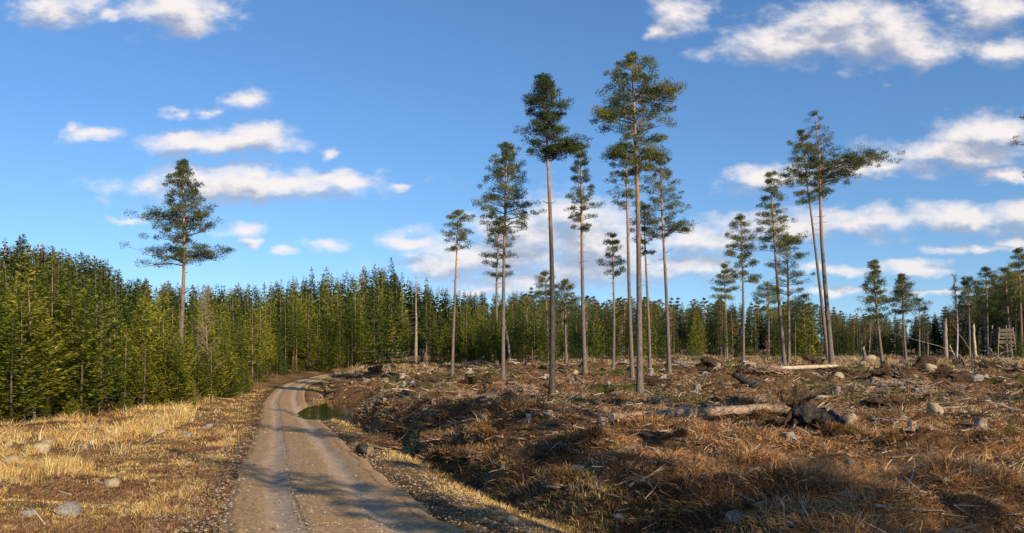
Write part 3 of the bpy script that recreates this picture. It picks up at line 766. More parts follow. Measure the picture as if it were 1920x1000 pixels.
hero(1394, 682, 1390, 398, 524, 32, 7, 'pine with a ragged narrow crown left of the slightly leaning pine', 25, prof='oval', nl=34, lobes=[(.55, 0, 36, 3)])
hero(1363, 674, 1360, 492, 566, 24, 6, 'small pine with a light crown beside the ragged narrow pine', 26, prof='cone', nl=24)
hero(1654, 678, 1636, 486, 602, 29, 7, 'cone shaped pine standing alone against the sky on the right', 27, prof='cone', nl=44, mat='pine')
hero(1699, 676, 1688, 512, 590, 25, 6, 'smaller cone shaped pine next on the right of the lone cone shaped pine', 28, prof='cone', nl=36)
hero(334, 700, 346, 300, 498, 60, 12, 'large lone pine rising above the young forest on the left', 29, D=55, prof='cone', nl=70, nd=46, dens=.8, clump=.42, lobes=[(.58, 3.1, 98, 4), (.59, 0, 84, 4), (.74, 3.1, 72, 4), (.76, 0.2, 60, 3)], dead=4, bend=.3)
hero(1027, 681, 1024, 506, 590, 22, 5, 'mid distance pine with narrow crown left of the bushy crowned pine', 30, prof='oval', nl=22)
hero(1062, 679, 1056, 522, 610, 27, 6, 'bushy crowned mid distance pine behind the second tallest pine', 31, prof='oval', nl=26)
hero(1441, 672, 1440, 530, 600, 26, 5, 'pine in the far row left of the slightly leaning pine', 32, prof='oval', nl=24)
hero(1510, 671, 1508, 552, 610, 24, 5, 'pine in the far row between the leaning pines', 33, prof='oval', nl=22)
hero(1724, 671, 1722, 558, 620, 22, 4.5, 'thin pine in front of the dark wood right of the two cone shaped pines', 34, prof='oval', nl=18, dens=.7)
hero(1818, 670, 1816, 518, 585, 24, 5, 'pine left of the wooden hunting tower', 35, prof='oval', nl=22)
hero(1852, 668, 1848, 497, 590, 22, 5, 'pine standing directly behind the wooden hunting tower', 36, prof='oval', nl=24)
hero(1897, 672, 1884, 497, 600, 26, 6, 'pine right behind the wooden hunting tower, near the frame edge', 37, prof='oval', nl=26)
hero(1916, 674, 1912, 462, 570, 26, 7, 'rightmost pine, cut by the frame edge', 38, prof='oval', nl=30)
hero(2012, 700, 1985, 150, 380, 78, 12, 'tall pine outside the right edge whose branch tips reach into view', 39, prof='oval', nl=40)

# --- kinds of forest tree
S = [make_spruce(10, 1.95, .02, 101, tone=.55, wh=34), make_spruce(10, 1.75, .05, 102, tone=.35, droop=.35, wh=34), make_spruce(10, 1.9, .03, 103, tone=.5, up=.1, per=8),
     make_spruce(10, 1.35, .34, 104, tone=.4, droop=.4, wh=28, dead=40, bark='gbark')]
Y = [make_spruce(10, 1.9, .06, 111, droop=-.05, up=.35, mat='ypine', tone=.5, wh=26, per=7, gap=.1, sp=.42, name='young_pine_tree', shag=1.15),
     make_spruce(10, 1.6, .14, 112, droop=-.1, up=.42, mat='ypine', tone=.42, wh=24, per=6, gap=.14, sp=.45, name='young_pine_tree', shag=1.2, dead=22, bark='gbark'),
     make_spruce(10, 1.5, .24, 113, droop=0., up=.3, mat='ypine', tone=.55, wh=22, per=6, gap=.12, sp=.42, name='young_pine_tree', shag=1.2, dead=34, bark='gbark'),
     make_spruce(10, 2.6, .02, 114, droop=-.15, up=.5, mat='ypine', tone=.6, wh=18, per=6, gap=.18, sp=.55, name='young_pine_tree', shag=1.3),
     make_spruce(10, 2.1, .03, 115, droop=.05, up=.25, mat='ypine', tone=.45, wh=22, per=7, gap=.2, sp=.5, name='young_pine_tree', shag=1.35)]
PF = [make_pine(14, .50, 1.8, .11, 121, prof='oval', nl=30, nd=52, clump=.42), make_pine(14, .58, 1.5, .10, 122, prof='cone', nl=28, nd=48), make_pine(14, .42, 2.1, .12, 123, prof='oval', nl=36, dens=.9, nd=52)]
RU = [make_pine(14, .38, 1.5, .09, 124, prof='oval', nl=26, nd=34, mat='rust', dens=.7)]
BI = [make_birch(10, 131), make_birch(10, 132, 1.2, n=26), make_birch(10, 133, 1.8, mat='gbark', name='bare_tree', cb=.2, n=40)]

TOPX = [-400, 0, 50, 120, 200, 230, 300, 380, 430, 500, 545, 620, 690, 735, 780, 850, 900, 980, 1100, 1200, 1300, 1400, 1500, 1600, 1700, 1760, 1820, 1880, 1920, 2300]
TOPY = [430, 452, 455, 472, 492, 522, 530, 540, 535, 535, 522, 516, 500, 500, 532, 545, 548, 556, 572, 572, 578, 575, 580, 598, 604, 590, 570, 530, 515, 480]
EDGE = [(-500, 812), (-200, 806), (0, 798), (60, 790), (150, 778), (250, 768), (330, 760), (400, 752), (440, 735), (468, 716), (500, 703), (560, 697), (640, 691), (720, 684), (800, 681), (880, 678), (960, 675)]
def edge_world(): return np.array([ground_at(*p)[:2] for p in EDGE])
EW = edge_world()

def tree_height(x, y, lo, hi):
    px = 960 + x / y * FPX; h = EYE - float(height(np.array([x]), np.array([y]))[0])
    return (h + (HORY - np.interp(px, TOPX, TOPY)) / FPX * y) * random.uniform(lo, hi)

def forests():
    rr = random.Random(5)
    pts = []
    # left stand: rows following the edge
    seg = np.diff(EW, axis=0); ln = np.linalg.norm(seg, axis=1); cum = np.concatenate([[0], np.cumsum(ln)]); tot = cum[-1]
    def along(s):
        i = min(len(seg) - 1, int(np.searchsorted(cum, s) - 1)); i = max(0, i); f = (s - cum[i]) / ln[i]
        p = EW[i] + seg[i] * f; n = np.array([-seg[i][1], seg[i][0]]) / ln[i]
        return p, n
    rows = [(-1.2, 2.6, .14, .42), (0.3, 2.2, .5, .86), (2.2, 2.1, .55, .96), (4.6, 2.3, .72, 1.0), (7.5, 2.8, .74, 1.0), (11, 3.4, .8, 1.02), (16, 4.2, .78, 1.05), (23, 5.2, .80, 1.08), (32, 6.5, .82, 1.09), (44, 8, .82, 1.08)]
    cnt = {'S': 0, 'Y': 0}
    for ri, (off, step, lo, hi) in enumerate(rows):
        s = rr.uniform(0, step)
        while s < tot:
            p, n = along(s); far = p[1] > 75
            q = p + n * (off + rr.uniform(-.7, .7)) + np.array([rr.uniform(-.6, .6), 0])
            s += step * rr.uniform(.65, 1.35) * (1.0 + .9 * smooth((p[1] - 60) / 100))
            x, y = float(q[0]), float(q[1]); px = 960 + x / y * FPX
            if px < -260 or y < 10: continue
            sd = float(road_dist(np.array([x]), np.array([y]))[0][0])
            if abs(sd) < 3.0: continue
            H = tree_height(x, y, lo, hi) * (rr.uniform(1.06, 1.14) if ri > 3 and px > 440 and rr.random() < .18 else 1)
            if abs(px - 336) < 24 and y < 57: H = min(H, 4.6)      # only low growth before the lone pine
            if H < 1. or H > 26: continue
            young = rr.random() < (.80 if px < 430 else .48) if ri < 5 else rr.random() < .3
            reg = 'left edge' if px < 230 else ('dense stand below the lone pine' if px < 430 else ('wood beside the road bend' if px < 700 else 'wood behind the slender pines'))
            depth = 'low fringe' if ri == 0 else ('front' if ri < 3 else ('middle' if ri < 6 else 'back'))
            if ri > 4 and rr.random() < .06:
                place(BI[2], x, y, H * .95, 10, label=f'bare brown twiggy tree, {depth} rows of the {reg}', cat='bare tree', group=f'bare trees, {depth} rows of the {reg}'); continue
            if young:
                pr = Y[rr.choice([0, 3, 4, 3] if ri == 0 else ([1, 2, 2, 1, 3, 4] if ri < 4 and px > 150 else [0, 0, 1, 3, 4]))]; 
                lab = f'yellow green young pine, {depth} rows of the {reg}'; cat = 'young pine'; grp = f'young pines, {depth} rows of the {reg}'
                place(pr, x, y, H, 10, wide=rr.uniform(.8, 1.2) * (1.5 if ri == 0 else 1.15 if H < 8 else .9), label=lab, tilt=(rr.uniform(-.03, .03), rr.uniform(-.03, .03)), cat=cat, group=grp)
            else:
                k = rr.choice([0, 1, 2, 3] if not far else [0, 1, 3, 3, 3])
                lab = f'dark green spruce, {depth} rows of the {reg}'; cat = 'spruce'; grp = f'spruces, {depth} rows of the {reg}'
                place(S[k], x, y, H, 10, wide=rr.uniform(.8, 1.15) * (1.0 if H < 10 else .85), label=lab, cat=cat, group=grp)
            pts.append((x, y))
    # far wood behind the felled ground, centre to right
    for k in range(330):
        px = rr.uniform(960, 2060); t = rr.random() ** 1.3
        d0 = np.interp(px, [960, 1300, 1700, 1800, 1900, 2060], [178, 190, 185, 165, 135, 115]); d = d0 + t * 60
        x = (px - 960) / FPX * d; H = tree_height(x, d, .98, 1.24)
        reg = 'behind the tall pines' if px < 1330 else ('behind the leaning pines' if px < 1600 else 'at the right of the felled ground')
        u = rr.random()
        if u < .50: place(PF[rr.randrange(3)], x, d, H, 14, wide=rr.uniform(.8, 1.1), label=f'straight stemmed pine in the far wood {reg}', cat='pine', group=f'pines of the far wood {reg}')
        elif u < .80: place(S[rr.randrange(4)], x, d, H * .93, 10, wide=rr.uniform(.7, 1.), label=f'dark spruce in the far wood {reg}', cat='spruce', group=f'spruces of the far wood {reg}')
        elif u < .90: place(RU[0], x, d, H * .85, 14, label=f'rusty browned pine in the far wood {reg}', cat='pine', group=f'browned pines of the far wood {reg}')
        else: place(BI[rr.randrange(3)], x, d, H * .85, 10, label=f'bare birch in the far wood {reg}', cat='birch', group=f'birches of the far wood {reg}')
    # low young growth at the foot of the far wood
    for k in range(40):
        px = rr.uniform(1000, 1950); d = np.interp(px, [960, 1300, 1700, 1900], [172, 182, 178, 125]) + rr.uniform(-4, 4)
        place(S[rr.choice([0, 2])], (px - 960) / FPX * d, d, rr.uniform(2.5, 6), 10, wide=1.2, label='low young spruce at the foot of the far wood', cat='spruce', group='low spruces at the foot of the far wood')
    # named single trees
    x, y, z = ground_at(1100, 676); place(BI[0], x, y, tree_height(x, y, 1.1, 1.12), 10, label='pale leafless birch rising above the far wood near the centre', cat='birch')
    x, y, z = ground_at(1794, 672); place(BI[1], x, y, (EYE - z) + (HORY - 512) / FPX * y, 10, label='leafless white stemmed birch between the broken stem and the hunting tower', cat='birch')
    for (px, py, ty, lb, k) in [(735, 690, 482, 'tallest pointed spruce above the wood by the road bend', 1), (702, 690, 494, 'second pointed spruce next to the tallest spruce by the road bend', 1), (800, 688, 520, 'pointed spruce with bare lower stem right of the dead grey tree', 3)]:
        x, y, z = ground_at(px, py); place(S[k], x, y, (EYE - z) + (HORY - ty) / FPX * y, 10, wide=.8, label=lb, cat='spruce')
    # small self-sown plants
    for (px, py, hpx, lb) in [(20, 790, 62, 'small bushy spruce at the left frame edge in front of the young stand'), (230, 778, 40, 'little green pine seedling at the foot of the left stand'), (1895, 825, 46, 'small yellow green pine bush at the right frame edge'),
                              (415, 745, 60, 'small young pine at the right corner of the left stand'), (100, 782, 130, 'light green young pine standing forward of the left stand')]:
        x, y, z = ground_at(px, py); place(Y[0], x, y, hpx / FPX * y, 10, wide=1.5 if hpx < 80 else 1.1, label=lb, cat='young pine')
    for (px, d, H, k, lb) in [(322, 50, 4.7, 4, 'tall bushy young pine before the foot of the large lone pine'), (344, 53, 5.2, 3, 'second bushy young pine hiding the stem of the large lone pine'), (333, 47, 3.6, 4, 'short young pine at the forest edge below the large lone pine')]:
        place(Y[k], (px - 960) / FPX * d, d, H, 10, label=lb, cat='young pine')
    # deeper wood, one mass
    G = Geo(); rr2 = np.random.default_rng(3); T_ = Geo()
    def low(x, y, H):
        z = float(height(np.array([x]), np.array([y]))[0])
        P = np.array([[x, y, z - .2], [x, y, z + H]]); T_.tube(P, [.012 * H, .02], 5, .4, False)
        n = 250; t = rr2.random(n) ** .8; zz = z + H * (.12 + .88 * t); rd = H * .14 * (1 - t) ** .8 + .15; a = rr2.uniform(0, 6.28, n)
        Pp = np.stack([x + np.cos(a) * rd * .25, y + np.sin(a) * rd * .25, zz], 1); D = np.stack([np.cos(a), np.sin(a), rr2.normal(-.15, .25, n)], 1)
        G.sprays(Pp, D, rd * rr2.uniform(.7, 1.3, n), rd * .5, np.clip(rr2.normal(.38, .15, n), 0, 1))
    for k in range(760):
        px = rr.uniform(-300, 2200)
        if px < 960:
            e = np.interp(px, [-300, 0, 430, 500, 960], [50, 62, 75, 150, 215]); d = e + rr.uniform(18, 80)
        else: d = np.interp(px, [960, 1700, 1900, 2200], [235, 235, 190, 150]) + rr.uniform(0, 70)
        x = (px - 960) / FPX * d; H = min(27, tree_height(x, d, .94, 1.12 if px > 960 else 1.04)); low(x, d, H)
    o = tag(ob('deep_wood', G.mesh('deep_wood', M['needle'])), 'dense dark wood filling the distance behind the first trees', 'wood', None, 'stuff')
    tag(ob('deep_wood_stems', T_.mesh('deep_wood_stems', M['gbark']), o), None, None, None, 'stuff')
forests()

# trees behind and to the right of the photographer: their shadows cross the road and the foreground
def behind():
    rb = random.Random(3)
    row = [(10.6 + 1.1 * q, -5 + rb.uniform(-.5, .5), 7.6 + 1.0 * q + rb.uniform(-.4, .4), q % 3) for q in range(3)]
    row += [(14.2 + 1.15 * q, -5.3 + rb.uniform(-.8, .8), 9.6 + .05 * q + rb.uniform(-1.8, 1.4), q % 3) for q in range(12)]
    row += [(33, 22, 14, 0), (36.5, 23, 15, 1), (40, 22, 14.5, 2), (44, 24, 15, 0), (48, 23, 15, 1), (30, 12, 10, 2)]
    for (x, y, H, k) in row:
        place(S[k], x, y, H, 10, label='spruce of the wood behind the photographer, out of the picture', cat='spruce', group='spruces behind the photographer')
    for (x, y, H, w) in [(9.2, -2.8, 13.4, .75), (10.4, 6.6, 17.2, .7), (12.8, 12.5, 20, .7), (21, 14, 23, .75)]:
        place(S[3], x, y, H, 10, wide=w, label='slim spruce of the wood behind the photographer, out of the picture', cat='spruce', group='slim spruces behind the photographer')
    for (x, y, H, k, w) in [(22, -14, 19, 1, .9)]:
        place(PF[k], x, y, H, 14, wide=w, label='pine of the wood behind the photographer, out of the picture', cat='pine', group='pines behind the photographer')
    for (x, y, H) in [(10.5, -5, 12.0), (11.2, 4.5, 16.5)]:
        place(BI[1], x, y, H, 10, wide=.5, label='leafless birch of the wood behind the photographer, out of the picture', cat='birch', group='birches behind the photographer')
behind()

# ------------------------------------------------------------------ stones, stumps, logs, branches
def stone_mesh(seed, flat=.6, ang=.25):
    rg = np.random.default_rng(seed); bm = bmesh.new(); bmesh.ops.create_icosphere(bm, subdivisions=3, radius=1)
    V = np.array([v.co[:] for v in bm.verts]); F = np.array([[v.index for v in f.verts] for f in bm.faces]); bm.free()
    for _ in range(9):          # chip flat faces off
        n = rg.normal(size=3); n /= np.linalg.norm(n); d = rg.uniform(.55, .9); h = V @ n; V = V - np.outer(np.maximum(h - d, 0) * .85, n)
    for _ in range(14):
        n = rg.normal(size=3) * 2.2; V = V * (1 + ang * .12 * np.sin(V @ n + rg.uniform(0, 6))[:, None])
    V = V * [1.1 * rg.uniform(.85, 1.2), .85 * rg.uniform(.85, 1.2), flat]
    return V, F
SM = {}
for mk in ('stone', 'tan', 'dstone'):
    SM[mk] = []
    for q in range(5):
        V, F = stone_mesh(200 + q * 7 + len(mk)); SM[mk].append(mesh('stone', V, [F], M[mk], None, None, q % 2 == 0))

def stone(px, py, wpx, kind='stone', label=None, group=None, hf=1.0, name='stone'):
    x, y, z = ground_at(px, py); w = wpx / FPX * y / 2
    o = ob(name, random.choice(SM[kind])); o.location = (x, y, z + w * .10 * hf); o.scale = (w, w, w * 1.1 * hf); o.rotation_euler = (random.uniform(-.25, .25), random.uniform(-.25, .25), random.uniform(0, 6.28))
    tag(o, label, 'stone' if name == 'stone' else 'boulder', group); return o

for (px, py, w, k, lb, hf) in [
    (130, 962, 58, 'stone', 'large pale grey boulder half sunk in the grass at the bottom left', 1.0),
    (75, 847, 34, 'tan', 'tan boulder in the left grass below the grey slab', 1.2),
    (92, 830, 30, 'stone', 'grey slab shaped boulder above the tan one in the left grass', .8),
    (18, 868, 46, 'tan', 'wide pale boulder at the left frame edge', .7),
    (204, 912, 34, 'tan', 'round straw coloured stone in the middle of the left grass', 1.0),
    (66, 872, 20, 'tan', 'small tan stone left of the grass tussocks', 1.0),
    (298, 812, 24, 'tan', 'pinkish stone on the brown heath left of the road', 1.0),
    (349, 816, 20, 'stone', 'pale stone on the heath close to the road shade', .9),
    (392, 802, 18, 'stone', 'bright white stone left of the road in front of the shade', 1.1),
    (278, 800, 18, 'stone', 'flat grey stone on the heath behind the pinkish one', .8),
    (55, 968, 34, 'stone', 'dull grey stone left of the large boulder at the bottom left', .9),
    (1085, 880, 32, 'stone', 'flat white stone in the shaded bank right of the road', .6),
    (962, 977, 34, 'tan', 'tan stone at the road edge near the bottom', .8),
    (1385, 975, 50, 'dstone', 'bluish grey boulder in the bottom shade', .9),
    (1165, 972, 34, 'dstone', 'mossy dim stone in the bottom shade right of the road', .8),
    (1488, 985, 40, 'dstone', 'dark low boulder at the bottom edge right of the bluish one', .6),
    (1752, 776, 32, 'tan', 'angular yellow stone standing up on the right heath', 1.6),
    (1640, 792, 24, 'stone', 'pale stone right of the dark fallen stump', 1.3),
    (1591, 792, 40, 'tan', 'broad tan boulder beside the dark fallen stump', .8),
    (1572, 708, 26, 'tan', 'yellowish stone below the white peeled log', 1.0),
    (1745, 700, 30, 'tan', 'pale pointed stone against the dark mound on the right', 1.3),
    (1830, 712, 26, 'stone', 'white faced stone at the end of the dark mound on the right', 1.1),
    (1634, 675, 17, 'tan', 'rounded boulder before the far wood left of the cone shaped pine', 1.3),
    (1285, 772, 38, 'stone', 'pile like white stone behind the long fallen log', .8),
    (1538, 748, 16, 'stone', 'small white stone in front of the shade band', 1.),
    (1858, 885, 40, 'tan', 'sunken tan boulder in the bracken at the right', .9),
    (690, 858, 1, 'dstone', None, 1),
    (664, 706, 13, 'tan', 'bright stone at the top of the bank by the road bend', 1.2),
    (692, 702, 12, 'stone', 'white stone right of the bright one atop the bank', 1.),
    (773, 722, 15, 'stone', 'largest white stone on the crest above the pond', 1.3),
    (687, 718, 16, 'stone', 'flat white stone just above the pond bank', .8),
    (812, 757, 14, 'stone', 'white stone on the heath straight above the mid bank', .9),
    (797, 771, 16, 'tan', 'tan stone on the heath below the white one, mid bank', .9),
    (909, 783, 28, 'tan', 'flat tan stone on the heath left of the gnarled root', .6)]:
    if lb: stone(px, py, w, k, lb, None, hf, 'boulder' if w > 27 else 'stone')

rs = random.Random(9)
def many_stones(n, x0, x1, y0, y1, w0, w1, label, group, kinds=('stone', 'tan', 'stone')):
    for _ in range(n):
        stone(rs.uniform(x0, x1), y0 + (y1 - y0) * rs.random() ** 1.2, rs.uniform(w0, w1), rs.choice(kinds), label, group, rs.uniform(.6, 1.3))
many_stones(30, 640, 1000, 672, 770, 4, 11, 'small pale stone scattered on the felled ground left of the tall pines', 'small stones left of the tall pines')
many_stones(40, 1000, 1420, 672, 770, 4, 12, 'small pale stone scattered on the felled ground among the tall pines', 'small stones among the tall pines')
many_stones(34, 1420, 1915, 678, 800, 4, 12, 'small pale stone scattered on the felled ground at the right', 'small stones at the right of the felled ground')
many_stones(14, 10, 440, 800, 960, 8, 18, 'small tan stone among the dry grass left of the road', 'small stones in the left grass', ('tan', 'tan', 'stone'))
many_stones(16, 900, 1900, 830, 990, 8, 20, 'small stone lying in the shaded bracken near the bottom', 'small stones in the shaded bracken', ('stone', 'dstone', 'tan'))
many_stones(14, 600, 900, 790, 960, 6, 12, 'small stone on the grassy bank between road and felled ground', 'small stones on the road bank')
many_stones(10, 400, 560, 698, 770, 5, 10, 'small stone on the verge left of the road bend', 'small stones by the road bend')

def wobble_tube(G, p0, p1, r0, r1, n=8, wob=.06, k=6, sag=0.):
    p0 = np.array(p0, float); p1 = np.array(p1, float); L = np.linalg.norm(p1 - p0); t = np.linspace(0, 1, n)[:, None]
    w = np.cumsum(R.normal(0, wob * L / n * 1.6, (n, 3)), 0); w -= w[-1] * t; w[0] = 0
    P = p0 + (p1 - p0) * t + w; P[:, 2] += sag * np.sin(t[:, 0] * pi)
    G.tube(P, r0 + (r1 - r0) * t[:, 0] ** .9, k, t[:, 0].repeat(k)); return P

def gp(px, py, up=0.): x, y, z = ground_at(px, py); return np.array([x, y, z + up])

def fallen_log(a, b, r0, r1, mat, label, lift=.6, cat='log', name='fallen_log', stubs=4, cutm='cut'):
    p0, p1 = gp(*a), gp(*b); n = 16; t = np.linspace(0, 1, n)[:, None]; P = p0 + (p1 - p0) * t
    r = r0 + (r1 - r0) * t[:, 0]; P[:, :2] += R.normal(0, .012, (n, 2)) ; P[:, 2] += r * lift
    c = p0.copy(); root = empty(name, c); G = Geo(); P = P - c
    r = r * (1 + R.normal(0, .03, n)); G.tube(P, r, 12, 0.)
    ob('stem', G.mesh('log_stem', M[mat], True), root)
    for P0, dr, rr_ in ((P[0], P[0] - P[1], r[0]), (P[-1], P[-1] - P[-2], r[-1])):
        G = Geo(); dr = dr / np.linalg.norm(dr); G.tube([P0 - dr * .01, P0 + dr * .015], [rr_ * .97, rr_ * .95], 12, 0.); ob('cut_end', G.mesh('cut_end', M[cutm]), root)
    for q in range(stubs):
        k = R.integers(2, n - 2); az = R.uniform(0.3, 2.8); G = Geo(); d = np.array([R.normal(0, .5), -abs(cos(az)) , sin(az)]); d /= np.linalg.norm(d)
        G.tube([P[k], P[k] + d * (r[k] + R.uniform(.08, .35))], [.03, .015], 5, 0.); ob('branch_stub', G.mesh('branch_stub', M[mat]), root)
    tag(root, label, cat); return root

fallen_log((1150, 793), (1492, 780), .10, .19, 'log', 'long pinkish brown fallen log lying across the heath to the dark stump', 1.35, stubs=6)
fallen_log((1432, 697), (1570, 689), .20, .14, 'pale', 'white peeled log lying in front of the thin topped pine', .8, stubs=2, cutm='pale')
fallen_log((1690, 683), (1735, 680), .20, .14, 'pale', 'bleached log end before the far grass, right of the peeled log', .9, stubs=0, cutm='pale')
fallen_log((1752, 762), (1850, 752), .05, .04, 'dead', 'thin grey pole lying on the right heath above the yellow stone', 1.5, 'pole', 'wood_pole', 2)
fallen_log((1740, 771), (1832, 764), .045, .03, 'dead', 'second thin grey pole lying below the first on the right heath', 1.5, 'pole', 'wood_pole', 0)

# short dark log rolled to the road edge
def road_log():
    p = gp(684, 852); root = empty('short_log', p); G = Geo(); G.tube([[-.18, .12, .12], [0, 0, .13], [.16, -.14, .11]], [.12, .135, .125], 10); ob('stem', G.mesh('short_log', M['dark'], True), root)
    G = Geo(); G.tube([[.16, -.14, .11], [.18, -.155, .11]], [.118, .112], 10); ob('cut_end', G.mesh('cut_end', M['log']), root)
    tag(root, 'short dark log lying in the grass at the right road edge', 'log')
road_log()

def catmull3(P, n):
    P = np.array(P); t = np.linspace(0, len(P) - 1, (len(P) - 1) * n + 1); return np.stack([np.interp(t, range(len(P)), P[:, k]) for k in range(3)], 1)

def fallen_stump():
    """the dark stump at the end of the long log: a thick butt tipped over, roots upward left, butt pointing down right"""
    p = gp(1520, 806); root = empty('fallen_stump', p); d = p[1] / FPX
    q = lambda px, up, dy=0.: np.array([(px - 1520) * d, dy, up])
    G = Geo(); P = [q(1482, .22, .35), q(1494, .38, .2), q(1512, .48, .05), q(1540, .38, -.12), q(1562, .22, -.3), q(1578, .10, -.42)]
    G.tube(catmull3(P, 5), np.interp(np.linspace(0, 5, 26), range(6), [.13, .25, .29, .26, .24, .22]), 24, 0.)
    V = G.V[0]; V += (fbm(V[:, 0] * 9, V[:, 2] * 7 + V[:, 1] * 3, 4, 3)[:, None] - .5) * .22 + R.normal(0, .016, V.shape)
    ob('butt', G.mesh('stump_butt', M['dark'], True), root)
    G = Geo()
    for (a, u, dy, r0, e) in [(1480, .45, .1, .10, (1456, .12, -.2)), (1484, .25, .0, .09, (1470, .02, -.35)), (1500, .7, .1, .08, (1530, 1.0, .3)), (1492, .6, .3, .08, (1462, .95, .6)), (1490, .6, .2, .07, (1500, 1.25, .5)), (1505, .75, .3, .06, (1560, 1.1, .7)), (1480, .3, .3, .08, (1440, .4, .5)), (1520, .8, .2, .05, (1545, 1.0, .2))]:
        wobble_tube(G, q(a, u, dy), q(e[0], e[1], e[2]), r0, .012, 9, .16, 6)
    ob('roots', G.mesh('stump_roots', M['soil'], True), root)
    G = Geo(); C = q(1500, .75, .5)[None] + R.normal(0, 1, (60, 3)) * [.4, .2, .10]
    tuft_cloud(G, C, np.full(60, .22), 18, .13, .016, np.full(60, .5)); ob('root_fibres', G.mesh('root_fibres', M['rust']), root)
    root.scale = (.85, .85, .85)
    tag(root, 'big dark tipped over stump at the right end of the long fallen log', 'stump')
fallen_stump()

def dark_log():
    """charred stem end sticking up out of the ground, leaning left"""
    p = gp(1402, 724); root = empty('leaning_stump', p); d = p[1] / FPX
    G = Geo(); G.tube([[(1425 - 1402) * d, -.1, -.1], [0, 0, .25], [(1375 - 1402) * d, .15, .75]], [.34, .27, .17], 12); ob('stem', G.mesh('stem', M['dark'], True), root)
    G = Geo()
    for k in range(7): a = k * .9; wobble_tube(G, [.5, -.1, .05], [.5 + .7 * cos(a), -.1 + .6 * sin(a), -.02 + .15 * (k % 3)], .08, .02, 6, .15)
    ob('roots', G.mesh('roots', M['dark'], True), root); tag(root, 'charred stem leaning left out of the felled ground', 'stump')
dark_log()

def stump_proto(seed, h=.35, r=.22, mat='dead'):
    global R
    kr = R; R = np.random.default_rng(seed); root = empty('tree_stump'); k = 14; th = np.arange(k) * 2 * pi / k
    rg = [(0, 1.7), (.12, 1.25), (.5, 1.02), (1, 1.)]; G = Geo(); V = []
    lob = 1 + .22 * np.cos(th * 5 + R.uniform(0, 6)) + R.normal(0, .05, k)
    for (t, s) in rg: l = 1 + (lob - 1) * (1 - t * .75); V.append(np.stack([np.cos(th) * r * s * l, np.sin(th) * r * s * l, np.full(k, t * h - .08) + (R.normal(0, .006, k) if t == 1 else 0)], 1))
    i = np.arange(3)[:, None] * k; j = np.arange(k)[None]; F = np.stack([i + j, i + (j + 1) % k, i + k + (j + 1) % k, i + k + j], -1).reshape(-1, 4)
    G.add(np.concatenate(V), None, F, 0.)
    ob('stump_body', G.mesh('stump_body', M[mat], True), root)
    G = Geo(); G.add(np.vstack([V[-1] + [0, 0, .002], [[0, 0, h - .075]]]), np.stack([np.arange(k), (np.arange(k) + 1) % k, np.full(k, k)], -1), None, 0.)
    ob('cut_face', G.mesh('cut_face', M['cut']), root)
    for q in range(4): G = Geo(); a = q * 1.57 + R.uniform(-.4, .4); wobble_tube(G, [cos(a) * r * .8, sin(a) * r * .8, .08], [cos(a) * r * 3, sin(a) * r * 3, -.06], r * .32, r * .1, 6, .1); ob('root', G.mesh('root', M[mat], True), root)
    R = kr; return root
ST = [stump_proto(301), stump_proto(302, .28, .26, 'log'), stump_proto(303, .45, .18, 'dead')]
def stump(k, px, py, wpx, label, group=None, tilt=(0, 0)):
    x, y, z = ground_at(px, py); s = wpx / FPX * y / .62; pr = ST[k]
    if pr.name not in USED: USED.add(pr.name); o = pr; o.location = (x, y, z); o.scale = (s, s, s); o.rotation_euler = (*tilt, random.uniform(0, 6))
    else: o = copy_tree(pr, (x, y, z), random.uniform(0, 6), (s, s, s), tilt)
    tag(o, label, 'stump', group)
for (k, px, py, w, lb) in [(0, 1028, 782, 24, 'grey gnarled stump on the heath below the second tallest pine'), (0, 1480, 825, 30, 'whitish broken stump in the bracken below the dark fallen stump'), (2, 1710, 808, 26, 'splintered grey stump on the right heath below the yellow stone'), (2, 1837, 806, 36, 'dark and white split stump near the small pine bush'),
                         (1, 210, 826, 30, 'dark weathered stump in the left heath'), (1, 152, 842, 26, 'low dark stump beside the grey slab boulder'), (2, 1220, 703, 16, 'small stump behind the foot of the tallest pine'), (1, 1410, 690, 20, 'brown stump left of the peeled white log'), (0, 1130, 795, 26, 'stump at the left end of the long fallen log'),
                         (1, 920, 742, 22, 'brown stump on the heath left of the second tallest pine'), (2, 1345, 692, 18, 'small grey stump among far grass right of the pale green pine'), (0, 755, 708, 16, 'grey stump on the bank crest above the pond'), (1, 1640, 720, 22, 'brown stump between the yellowish stone and the dark mound'), (2, 1308, 735, 22, 'root jagged stump right of the tallest pine'), (0, 880, 700, 14, 'grey stump right of the slender leftmost pine')]:
    stump(k, px, py, w, lb, None, (random.uniform(-.15, .15), random.uniform(-.15, .15)))
for _ in range(34):
    stump(rs.randrange(3), rs.uniform(660, 1900), 680 + 110 * rs.random() ** 1.4, rs.uniform(9, 18), 'low cut stump scattered over the felled ground', 'cut stumps of the felled ground', (rs.uniform(-.2, .2), rs.uniform(-.2, .2)))

